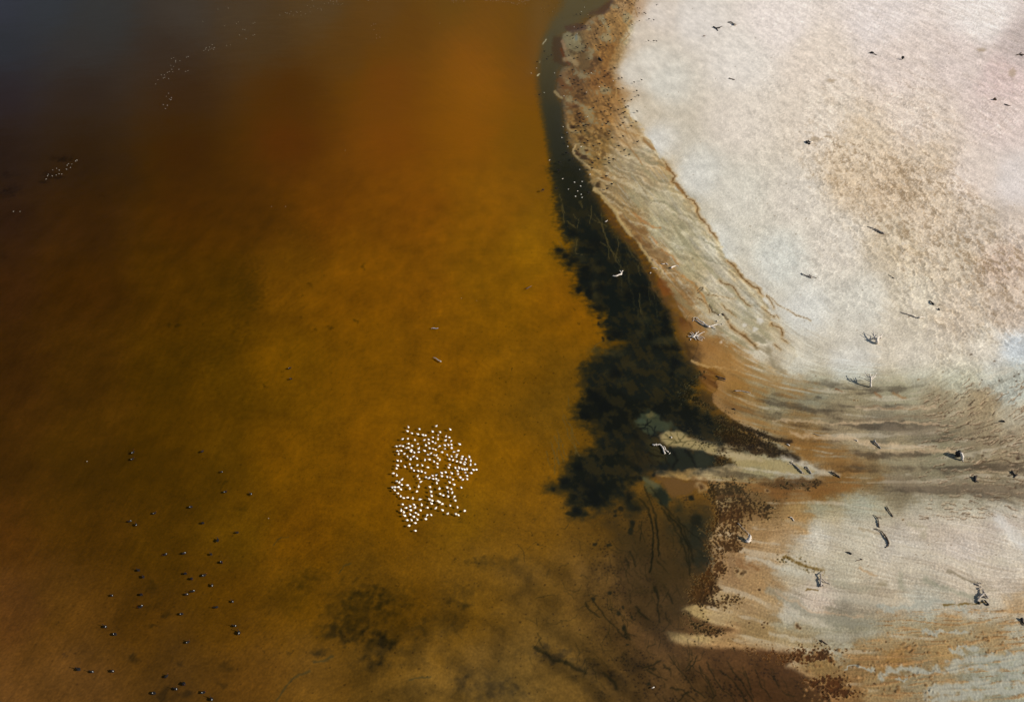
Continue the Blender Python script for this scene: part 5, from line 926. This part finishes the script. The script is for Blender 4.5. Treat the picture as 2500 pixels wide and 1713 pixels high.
def wood(name, label, cat, m, k, limbs, group=None, grass=None):
    """limbs: [(part_name, [(x, y, h)...], w0, w1)]; one limb -> one mesh, several -> base Empty with parts"""
    wseed[0] += 1; HS[0] = .95 if cat in ('dead tree', 'stump') else .4
    if len(limbs) == 1:
        bm = bmesh.new(); b = limb(bm, k, limbs[0][1], limbs[0][2], limbs[0][3], wseed[0]*31)
        me_ = finish(name, bm, [m]); o = link(bpy.data.objects.new(name, me_))
        me_.transform(Matrix.Translation((-b[0], -b[1], 0))); o.location = (b[0], b[1], 0)
        return tag(o, label, cat, group)
    P0 = Zp(k, limbs[0][1])[0]; g = max(gz(P0[0], P0[1]), 0); x0, y0 = place(P0[0], P0[1], g)
    root = link(bpy.data.objects.new(name, None)); root.location = (x0, y0, g); root.empty_display_size = .3
    tag(root, label, cat, group)
    for i, (pn, pts, a, b) in enumerate(limbs):
        bm = bmesh.new(); limb(bm, k, pts, a, b, wseed[0]*31 + i + 1)
        me_ = finish(pn, bm, [M_blackw if pn == 'hollow' else (M_bone if pn == 'bleached_root' else m)]); me_.transform(Matrix.Translation((-x0, -y0, -g)))  # the hollow limb is coloured black to imitate shade
        link(bpy.data.objects.new(pn, me_), root)
    return root
B, T_ = 'branch', 'trunk'
wood('driftwood_log', 'long bleached driftwood trunk with forked ends above the spiky root ball', 'driftwood', M_bone, 'V', [(T_, [(1180,590,.15),(1090,592,.3),(1000,510,.5),(900,430,.6),(760,350,.7),(640,230,.5)], 3.0, 1.2), (B, [(1080,580,.2),(980,540,.3),(850,500,.35),(700,390,.3),(540,310,.2),(490,380,.1)], 1.6, .8), (B, [(1180,590,.2),(1260,548,.3),(1390,520,.5),(1450,503,.5),(1590,540,.3)], 2.4, .8), (B, [(1190,575,.1),(1300,650,.2),(1400,690,.1)], 1.5, .8), (B, [(1290,560,.3),(1310,630,.3),(1380,600,.2)], 1.0, .6), (B, [(640,250,.5),(560,230,.4),(510,290,.3)], 1.0, .6), (B, [(1640,500,.2),(1670,470,.4),(1730,480,.3)], 1.0, .6)])
wood('dead_bush', 'spiky bleached root ball of many thin spokes at the brown water margin', 'driftwood', M_bone, 'V', [(T_, [(470,990,.0),(540,985,.2),(600,940,.4)], 3, 2)] + [(B, p, 1.5, .6) for p in [[(550,970,.3),(640,870,.7),(740,770,1.0)], [(600,930,.4),(640,850,.8),(620,790,.9)], [(560,980,.3),(700,920,.6),(850,830,.8),(960,790,.9)], [(640,960,.3),(780,880,.5),(800,840,.6)], [(600,970,.3),(760,960,.6),(880,990,.6),(965,1055,.4)], [(640,960,.3),(720,1010,.4),(860,1060,.3),(880,1080,.2)], [(560,1000,.1),(600,1080,.1),(640,1110,.1)], [(650,1010,.3),(760,1110,.2),(870,1130,.2)], [(540,980,.2),(420,960,.4),(350,990,.4),(340,920,.5)], [(540,960,.3),(440,880,.6),(380,820,.7)], [(560,950,.3),(520,870,.7),(440,780,.9)], [(420,1060,.1),(400,1120,.0)]]])
wood('dead_tree', 'dead uprooted stump with black shadow, upper of two on the smooth flat', 'dead tree', M_bone, 'W', [(T_, [(615,500,.0),(630,450,.5),(615,400,.9),(600,385,1.1)], 5.2, 3.2)] + [(B, p, a, .5) for p, a in [([(600,400,.9),(560,320,1.1),(550,210,1.3)], 1.8), ([(600,400,.9),(520,290,1.0),(490,270,1.1)], 2), ([(620,400,.9),(700,370,.8),(740,330,.9),(780,280,1.0)], 2.2), ([(700,400,.6),(730,360,.7)], 2.4), ([(590,430,.6),(480,360,.7),(370,295,.7)], .9), ([(600,450,.4),(500,420,.4),(450,410,.4)], .8), ([(640,390,.9),(650,300,1.0),(600,275,1.1)], .7)]])
wood('dead_tree', 'upright dead tree with forked crown, lower of two on the smooth flat', 'dead tree', M_bone, 'W', [(T_, [(498,1450,.0),(490,1380,.9),(500,1290,1.9),(490,1225,2.6)], 3.2, 2.0)] + [(B, p, a, .6) for p, a in [([(505,1300,1.8),(570,1230,2.2),(625,1150,2.7)], 1.8), ([(500,1280,2.0),(545,1200,2.4),(560,1170,2.6)], 1.3), ([(490,1240,2.4),(470,1190,2.8),(500,1165,3.0)], 2.2), ([(495,1260,2.2),(420,1220,2.3),(370,1130,2.4),(400,1115,2.4)], 1.4), ([(490,1300,1.8),(400,1250,1.8),(350,1200,1.9)], 1.4), ([(480,1330,1.4),(380,1290,1.2),(310,1265,1.2),(235,1230,1.0)], 1.3), ([(560,1240,2.2),(605,1240,1.8)], .8), ([(420,1230,2.2),(440,1215,2.6)], 2)]])
wood('dead_branch', 'white forked branch standing in the black water left of the sand spit', 'branch', M_bone, 'Y', [(T_, [(700,530,.05),(770,520,.1),(850,500,.3),(1000,640,.4),(1050,780,.3),(1080,900,.15),(1120,990,.05)], 1.6, 2.4), (B, [(500,500,.1),(560,545,.15),(640,525,.2),(700,545,.15)], 2.0, 2.6), (B, [(700,540,.1),(685,460,.5)], 1.6, .8), (B, [(720,530,.1),(770,500,.4)], 1.6, .9), (B, [(1040,590,.4),(1130,660,.4),(1140,750,.3),(1180,830,.2),(1310,900,.05)], 1.0, 1.8), (B, [(1340,1010,.0),(1360,970,.2),(1410,955,.25)], 1.6, .8)])
wood('dead_branch', 'white three-pronged branch floating in the dark water near the upper shore', 'branch', M_bone, 'B', [(T_, [(1140,1272,.05),(1180,1272,.12),(1215,1258,.15),(1245,1248,.15)], 1.3, 2.6), (B, [(1245,1248,.15),(1235,1225,.4),(1222,1212,.6)], 1.4, 1.2), (B, [(1245,1248,.15),(1246,1225,.4),(1258,1212,.6)], 1.2, 1.2)])
wood('dead_branch', 'small white stick in dark water above the three-pronged branch', 'branch', M_bone, 'B', [(B, [(1058,655,.05),(1072,652,.1),(1085,640,.3)], 1.3, .8)])
wood('driftwood_log', 'short bleached log lying on the wet edge, black hollow beneath', 'driftwood', M_bone, 'B', [(T_, [(1800,1182,.05),(1825,1165,.15),(1855,1157,.2)], 2.8, 1.4), (B, [(1855,1157,.2),(1880,1152,.3),(1892,1162,.2)], 1.0, .6)])
wood('dead_branch', 'small scattered pale sticks left of the short bleached log', 'branch', M_bone, 'B', [(T_, [(1692,1132,.05),(1712,1138,.12),(1735,1130,.15)], 1.4, .7), (B, [(1745,1130,.1),(1760,1132,.2),(1770,1145,.05)], 1.8, .8)])
wood('dead_branch', 'thin pale stick at the brown water edge left of the short log', 'branch', M_bone, 'B', [(B, [(1582,1180,.05),(1612,1182,.1),(1650,1190,.05)], 1.0, 1.0)])
wood('wood_chip', 'single white wood chip at the brown water edge', 'wood', M_bone, 'B', [(B, [(1566,1240,.0),(1578,1236,.1)], 1.8, 1.4)])
wood('driftwood_log', 'brown half-sunk log below the spiky root ball, upper one of two', 'driftwood', M_brown, 'C', [(T_, [(1850,1010,.05),(1880,1020,.15),(1930,1035,.15),(1962,1048,.0)], 1.4, 2.0)])
wood('driftwood_log', 'brown half-sunk log below the spiky root ball, lower one of two', 'driftwood', M_brown, 'C', [(T_, [(1870,1040,.0),(1910,1055,.1),(1955,1068,.0)], 1.2, 1.2)])
wood('dead_branch', 'pale straight branch half buried in ochre sand', 'branch', M_grey, 'E', [(B, [(135,320,-.02),(190,322,.02),(255,336,.02)], 2.0, 1.2)])
wood('driftwood_log', 'twisted dark-backed log left of the other two at the tip of the spit', 'driftwood', M_grey, 'E', [(T_, [(570,868,.1),(600,890,.25),(630,920,.25),(650,945,.05)], 1.6, 2.2), (B, [(570,868,.1),(560,858,.3),(575,852,.3)], 1.4, .8), (B, [(570,872,.1),(540,875,.1)], 1.0, .6), (B, [(640,935,.2),(665,945,.1)], 1.4, 1.0)])
wood('driftwood_log', 'hooked pale log in the middle of three at the tip of the spit', 'driftwood', M_grey, 'E', [(T_, [(672,892,.15),(690,902,.3),(700,925,.3),(716,948,.05)], 1.6, 2.0), (B, [(675,893,.15),(668,905,.2),(680,915,.2)], 1.0, .8)])
wood('driftwood_log', 'black-shadowed straight log right of the other two at the tip of the spit', 'driftwood', M_brown, 'E', [(T_, [(862,932,.15),(885,942,.3),(910,958,.3),(932,975,.05)], 2.0, 2.4)])
wood('dead_branch', 'dark-headed stick with a pale knob on the grey stream bed', 'branch', M_grey, 'E', [(T_, [(1190,695,.35),(1200,712,.4),(1220,735,.2),(1240,758,.0)], 3.2, 1.4), (B, [(1190,700,.35),(1178,712,.4)], 1.6, .8)])
wood('dead_branch', 'small pale twig left of the knobbed stick on the stream bed', 'branch', M_bone, 'E', [(B, [(1040,690,.05),(1055,692,.15),(1066,702,.05)], 1.0, 1.4)])
wood('dead_branch', 'faint thin twig lying on the pale streak above the ochre wedge', 'branch', M_grey, 'E', [(B, [(735,645,.0),(770,658,.05),(792,660,.05)], .9, .8)])
wood('hollow_stump', 'large hollow stump with its black shadow and hollow built as a limb, alone on the grey stream bed', 'stump', M_bone, 'T', [(T_, [(190,1082,.0),(196,1050,.8),(188,1012,1.4)], 4.5, 4), ('hollow', [(164,1048,.0),(160,1025,.5),(156,1002,.9)], 8, 7), (B, [(195,1075,.0),(205,1098,.0)], 1.6, .8), (B, [(150,992,.8),(130,985,.9)], 1.6, .6), (B, [(185,1012,.9),(206,1018,1.0)], 1.8, .7)])  # black limb stands in for the stump's shadow and dark hollow
wood('stump', 'white-capped stump with black hollow at the edge of the pitted brown crust', 'stump', M_bone, 'A', [(T_, [(1425,872,.0),(1440,850,.4),(1450,815,.9),(1445,805,1.0)], 5.5, 3.6), (B, [(1400,880,.0),(1430,885,.15),(1460,868,.1)], 5, 3)])
wood('dead_branch', 'long thin straight pole leaning across the pitted brown crust', 'branch', M_grey, 'A', [(B, [(1295,645,.2),(1360,715,.35),(1440,790,.3)], .8, 1.0)])
wood('dead_branch', 'short dark stick on bare sand, upper right of three on the lower flat', 'branch', M_brown, 'E', [(B, [(1284,1194,.25),(1300,1225,.3),(1315,1245,.2),(1333,1272,.0)], 1.6, 1.4), ('twig', [(1290,1210,.25),(1280,1222,.1)], .7, .5)])
wood('dead_branch', 'crooked dark branch, middle one of three on the lower flat', 'branch', M_brown, 'E', [(T_, [(1225,1352,.0),(1222,1300,.35),(1215,1280,.4),(1195,1262,.3)], 2.0, 1.0), (B, [(1215,1282,.3),(1235,1275,.35),(1246,1288,.1)], 1.2, .7), (B, [(1195,1262,.3),(1180,1258,.1)], .8, .6), (B, [(1225,1340,.1),(1232,1352,.0)], .8, .6)])
wood('dead_branch', 'long crooked dark branch ending in a frayed foot, lowest of three on the lower flat', 'branch', M_brown, 'E', [(T_, [(1300,1475,.0),(1290,1440,.35),(1270,1410,.45),(1250,1385,.4),(1200,1360,.2)], 2.8, 1.0), (B, [(1300,1472,.1),(1298,1490,.1),(1275,1505,.0)], 1.8, 1.2), (B, [(1262,1400,.4),(1265,1425,.3)], 1.4, .8), (B, [(1205,1362,.2),(1190,1368,.0)], .8, .6)])
wood('wood_chip', 'small black wedge of wood on pale sand, lower middle', 'wood', M_blackw, 'E', [(B, [(980,1540,.0),(1000,1540,.2),(1022,1556,.1)], 1.6, 2.6)])
wood('dead_branch', 'small tan forked stick right of the black wedge', 'branch', M_brown, 'F', [(T_, [(1130,345,.0),(1155,338,.1),(1178,332,.1)], .8, 1.2), (B, [(1178,332,.1),(1160,326,.15)], .9, .7)])
wood('dead_branch', 'upright tangled dead branch at the end of the line of mustard weed', 'branch', M_grey, 'F', [(T_, [(884,528,.0),(882,490,.5),(885,455,.7),(875,432,.8)], 3.0, 1.4), (B, [(888,470,.6),(915,492,.5),(952,508,.1)], 1.6, .9), (B, [(880,500,.4),(905,520,.1)], 1.8, 1.2), (B, [(878,520,.1),(868,530,.0)], 1.2, .8), (B, [(878,440,.8),(905,415,.6)], 1.2, .6), (B, [(885,462,.6),(870,450,.7)], .9, .5)])
wood('dead_branch', 'big angular dead branch with white arch and dark feet, lower right', 'branch', M_grey, 'X', [(T_, [(410,1080,.0),(470,960,.35),(540,870,.65),(640,790,.8),(690,740,.8)], 2.2, 2.8), (B, [(700,740,.8),(760,820,.7),(800,900,.4),(830,950,.2)], 3.0, 2.2), (B, [(640,760,.8),(620,660,.8),(600,600,.7)], 1.4, .8), (B, [(640,790,.8),(540,800,.6),(440,790,.4)], 2.0, 1.0), (B, [(660,740,.8),(660,640,.8),(640,590,.7)], 1.4, .9), (B, [(640,840,.6),(700,900,.5),(790,960,.2)], 1.0, .9), (B, [(820,880,.3),(850,860,.5)], 2.2, 1.4)])
wood('dead_branch', 'dark bent foot of wood under the big angular branch', 'branch', M_blackw, 'X', [(T_, [(680,1010,.2),(760,1090,.35),(830,1170,.3),(840,1200,.1)], 1.6, 3.2), (B, [(835,1190,.2),(780,1225,.0)], 2.4, 1.4)])
wood('dead_branch', 'small dark shard left under the big angular branch', 'branch', M_blackw, 'X', [(B, [(460,1110,.15),(500,1090,.3),(490,1180,.0)], 2.6, 1.6)])
wood('dead_branch', 'frayed dark branch top above the big angular branch', 'branch', M_grey, 'X', [(T_, [(480,440,.1),(400,420,.3),(290,360,.2)], 2.4, .8), (B, [(440,420,.3),(410,360,.5)], 1.4, .7), (B, [(380,410,.3),(370,350,.5)], 1.2, .6), (B, [(500,330,.3),(560,370,.3),(590,390,.1)], 1.4, .8), (B, [(580,540,.2),(500,560,.3),(430,610,.1)], 1.4, 1.0), (B, [(530,490,.1),(600,510,.1)], 1.2, .7)])
wood('dead_branch', 'small crooked stick on the ochre flat above the dark brown pool', 'branch', M_brown, 'F', [(B, [(882,905,.15),(905,918,.2),(932,938,.0)], 1.8, 1.2), ('twig', [(885,905,.15),(892,925,.05)], 1.0, .6)])
wood('dead_branch', 'dark log cut by the right frame edge near the bottom', 'branch', M_blackw, 'F', [(T_, [(2305,752,.2),(2316,775,.3),(2330,800,.0)], 3.4, 2.6), (B, [(2310,755,.2),(2322,768,.2)], 1.6, 1.0)])
wood('dead_branch', 'short pale-rimmed stick on orange sand below the ochre wedge', 'branch', M_bone, 'A', [(B, [(1955,575,.12),(1975,580,.15),(1990,600,.1),(2005,625,.0)], 1.8, 1.2)])
wood('dead_branch', 'dark forked twig on the grey stream bed below the hollow stump', 'branch', M_blackw, 'T', [(T_, [(325,1300,.0),(322,1270,.3),(322,1245,.4)], 2.0, 4.0), (B, [(325,1285,.1),(358,1298,.0)], 1.8, 1.0)])
wood('dead_branch', 'ragged dark branch at the right edge of the grey stream bed', 'branch', M_blackw, 'T', [(T_, [(680,1190,.2),(695,1215,.3),(720,1235,.2),(700,1252,.0)], 2.4, 1.6), (B, [(720,1235,.2),(735,1222,.2)], 1.4, .8)])
wood('dead_branch', 'short black-tipped stick at the outer rim of the fan ripples', 'branch', M_blackw, 'T', [(B, [(570,705,.1),(590,700,.25),(605,715,.1)], 1.4, 2.6)])
wood('driftwood_log', 'slim curved log with dark shadow on the sloping flat below the scalloped sand', 'driftwood', M_grey, 'I', [(T_, [(692,646,.1),(735,658,.3),(765,672,.35),(800,690,.3),(826,702,.05)], .8, 3.0)])
wood('driftwood_log', 'low dark log with pale crust on the empty pale flat', 'driftwood', M_grey, 'I', [(T_, [(178,1008,.15),(205,1022,.35),(235,1032,.3),(262,1042,.1)], 1.4, 2.4), (B, [(240,1022,.2),(268,1036,.3),(300,1045,.05)], 1.4, 1.0)])
wood('dead_branch', 'two-piece dark twig between the slim curved log and the black splinters', 'branch', M_blackw, 'I', [(T_, [(855,1022,.05),(868,1026,.15),(880,1032,.1)], .8, 1.0), (B, [(882,1038,.15),(902,1050,.0)], 1.4, 1.0)])
wood('dead_branch', 'long thin forked branch lying level on the flat, lower right', 'branch', M_grey, 'I', [(T_, [(950,1310,.1),(985,1322,.2),(1030,1335,.25),(1080,1356,.05)], .8, 2.0), (B, [(975,1322,.2),(1010,1318,.3)], .9, .6)])
wood('wood_chip', 'short black-ended chip at the right end of the long forked branch', 'wood', M_bone, 'I', [(B, [(1090,1354,.2),(1112,1350,.2),(1142,1350,.0)], 2.6, 1.0)])
wood('wood_chip', 'large black splinter, upper one of two on the flat', 'wood', M_blackw, 'I', [(B, [(1178,1222,.05),(1195,1238,.4),(1208,1252,.1)], 1.4, 2.8)])
wood('wood_chip', 'tiny black splinter, lower one of two on the flat', 'wood', M_blackw, 'I', [(B, [(1245,1282,.0),(1252,1294,.2)], 1.8, 1.6)])
wood('dead_branch', 'dark tangled branch left of its neighbour on the far top plain', 'branch', M_blackw, 'J', [(T_, [(560,152,.3),(578,160,.6),(600,158,.3)], 1.6, 1.6), (B, [(575,158,.4),(588,176,.0)], 1.2, .8), (B, [(585,158,.5),(612,150,.6)], 1.2, .8)])
wood('driftwood_log', 'dark wedge-shaped log right of the tangled branch on the far top plain', 'driftwood', M_grey, 'J', [(T_, [(642,126,.3),(662,126,.7),(684,142,.1)], 1.0, 2.8)])
wood('wood_chip', 'tiny dark chip left below the tangled branch on the far top plain', 'wood', M_brown, 'J', [(B, [(502,206,.2),(516,204,.3)], 1.4, 1.2)])
wood('dead_branch', 'thin dark stick alone on the far pale plain, below the tangled branch', 'branch', M_brown, 'J', [(B, [(650,443,.2),(664,448,.4),(682,453,.1)], 1.2, 1.0)])
wood('driftwood_log', 'dark two-pointed log beside an orange stain on the far plain', 'driftwood', M_blackw, 'J', [(T_, [(1446,302,.1),(1460,296,.6),(1470,302,.4)], 1.2, 2.6), (B, [(1472,305,.3),(1490,314,.0)], 1.0, .7)])
wood('stump', 'small round black stump alone on the far plain', 'stump', M_blackw, 'J', [(T_, [(1636,332,.0),(1633,325,.9)], 5.5, 4.0)])
wood('dead_branch', 'black clustered root with white crust above the brown scalloped patch', 'branch', M_blackw, 'J', [(T_, [(1088,800,.2),(1098,812,.5),(1112,818,.1)], 2.4, 1.8), (B, [(1100,798,.5),(1094,806,.6)], 2.2, 1.4), (B, [(1100,802,.4),(1118,806,.2)], 1.8, 1.2), ('bleached_root', [(1108,810,.2),(1126,806,.1)], 2.2, 1.2)])
wood('dead_branch', 'spread dark branch cut by the right frame edge, upper right', 'branch', M_brown, 'J', [(T_, [(2282,312,.1),(2304,308,.3),(2326,312,.1)], 1.4, 1.4), (B, [(2300,308,.3),(2312,296,.4)], 1.0, .6), (B, [(2300,310,.2),(2316,318,.1)], 1.0, .6)])
wood('rock', 'small dark red stone on the pinkish plain, right', 'rock', M_brown, 'J', [(T_, [(2154,561,.05),(2164,566,.1)], 4.0, 3.4)])
wood('dead_branch', 'short brown stick on the pinkish plain right of the dark red stone', 'branch', M_brown, 'J', [(B, [(2212,590,.1),(2232,598,.2),(2248,602,.0)], 1.4, 1.0)])
wood('driftwood_log', 'short dark log in the middle of the mottled tan beach among the birds', 'driftwood', M_blackw, 'K', [(T_, [(1204,936,.1),(1226,950,.4),(1250,988,.0)], 1.6, 1.6)])
wood('dead_branch', 'curved stick with pale ends breaking the surface in mid lake', 'branch', M_grey, 'Z', [(B, [(1606,732,.1),(1615,727,.15),(1640,732,.05),(1657,728,.15)], 1.2, 1.4)])
wood('dead_branch', 'slanting stick breaking the surface in mid lake above the white flock', 'branch', M_grey, 'Z', [(B, [(1620,936,.05),(1640,943,.15),(1652,955,.1),(1676,966,.1)], 1.0, 2.0)])
wood('dead_branch', 'short reddish stick breaking the surface off the black mud flat', 'branch', M_brown, 'Z', [(B, [(2278,450,.1),(2298,440,.1),(2316,430,.05)], 1.4, 1.0)])
wood('dead_branch', 'small white stick in the brown shallows near the bottom edge', 'branch', M_bone, 'G', [(B, [(1055,1328,.05),(1076,1321,.15)], 1.2, 1.8)])
wood('wood_chip', 'tiny pale chip on the green sand lobe above the white forked branch', 'wood', M_bone, 'Y', [(B, [(1430,110,.05),(1475,170,.15)], 1.6, 1.8)])
wood('wood_chip', 'small black and white chip on cream sand above the long bleached trunk', 'wood', M_bone, 'V', [(B, [(1500,140,.1),(1560,115,.15)], 2.0, 1.2)])
wood('dead_branch', 'small dark twig right of the scarp above the long bleached trunk', 'branch', M_brown, 'V', [(B, [(1640,80,.1),(1690,110,.2),(1700,170,.0)], 1.0, 2.0)])
wood('wood_chip', 'yellowish chip between the scarp and the long bleached trunk', 'wood', M_bone, 'V', [(B, [(1400,378,.05),(1460,368,.15)], 1.2, 2.4)])
wood('wood_chip', 'small black chip on tan sand beside the ochre stain', 'wood', M_blackw, 'E', [(B, [(116,456,.05),(128,456,.15),(140,464,.0)], 1.4, 1.8)])
wood('wood_chip', 'small dark chip with white tip beside the black-brown weed channel', 'wood', M_bone, 'E', [(B, [(528,724,.05),(540,728,.2),(552,736,.0)], 2.2, 1.6)])
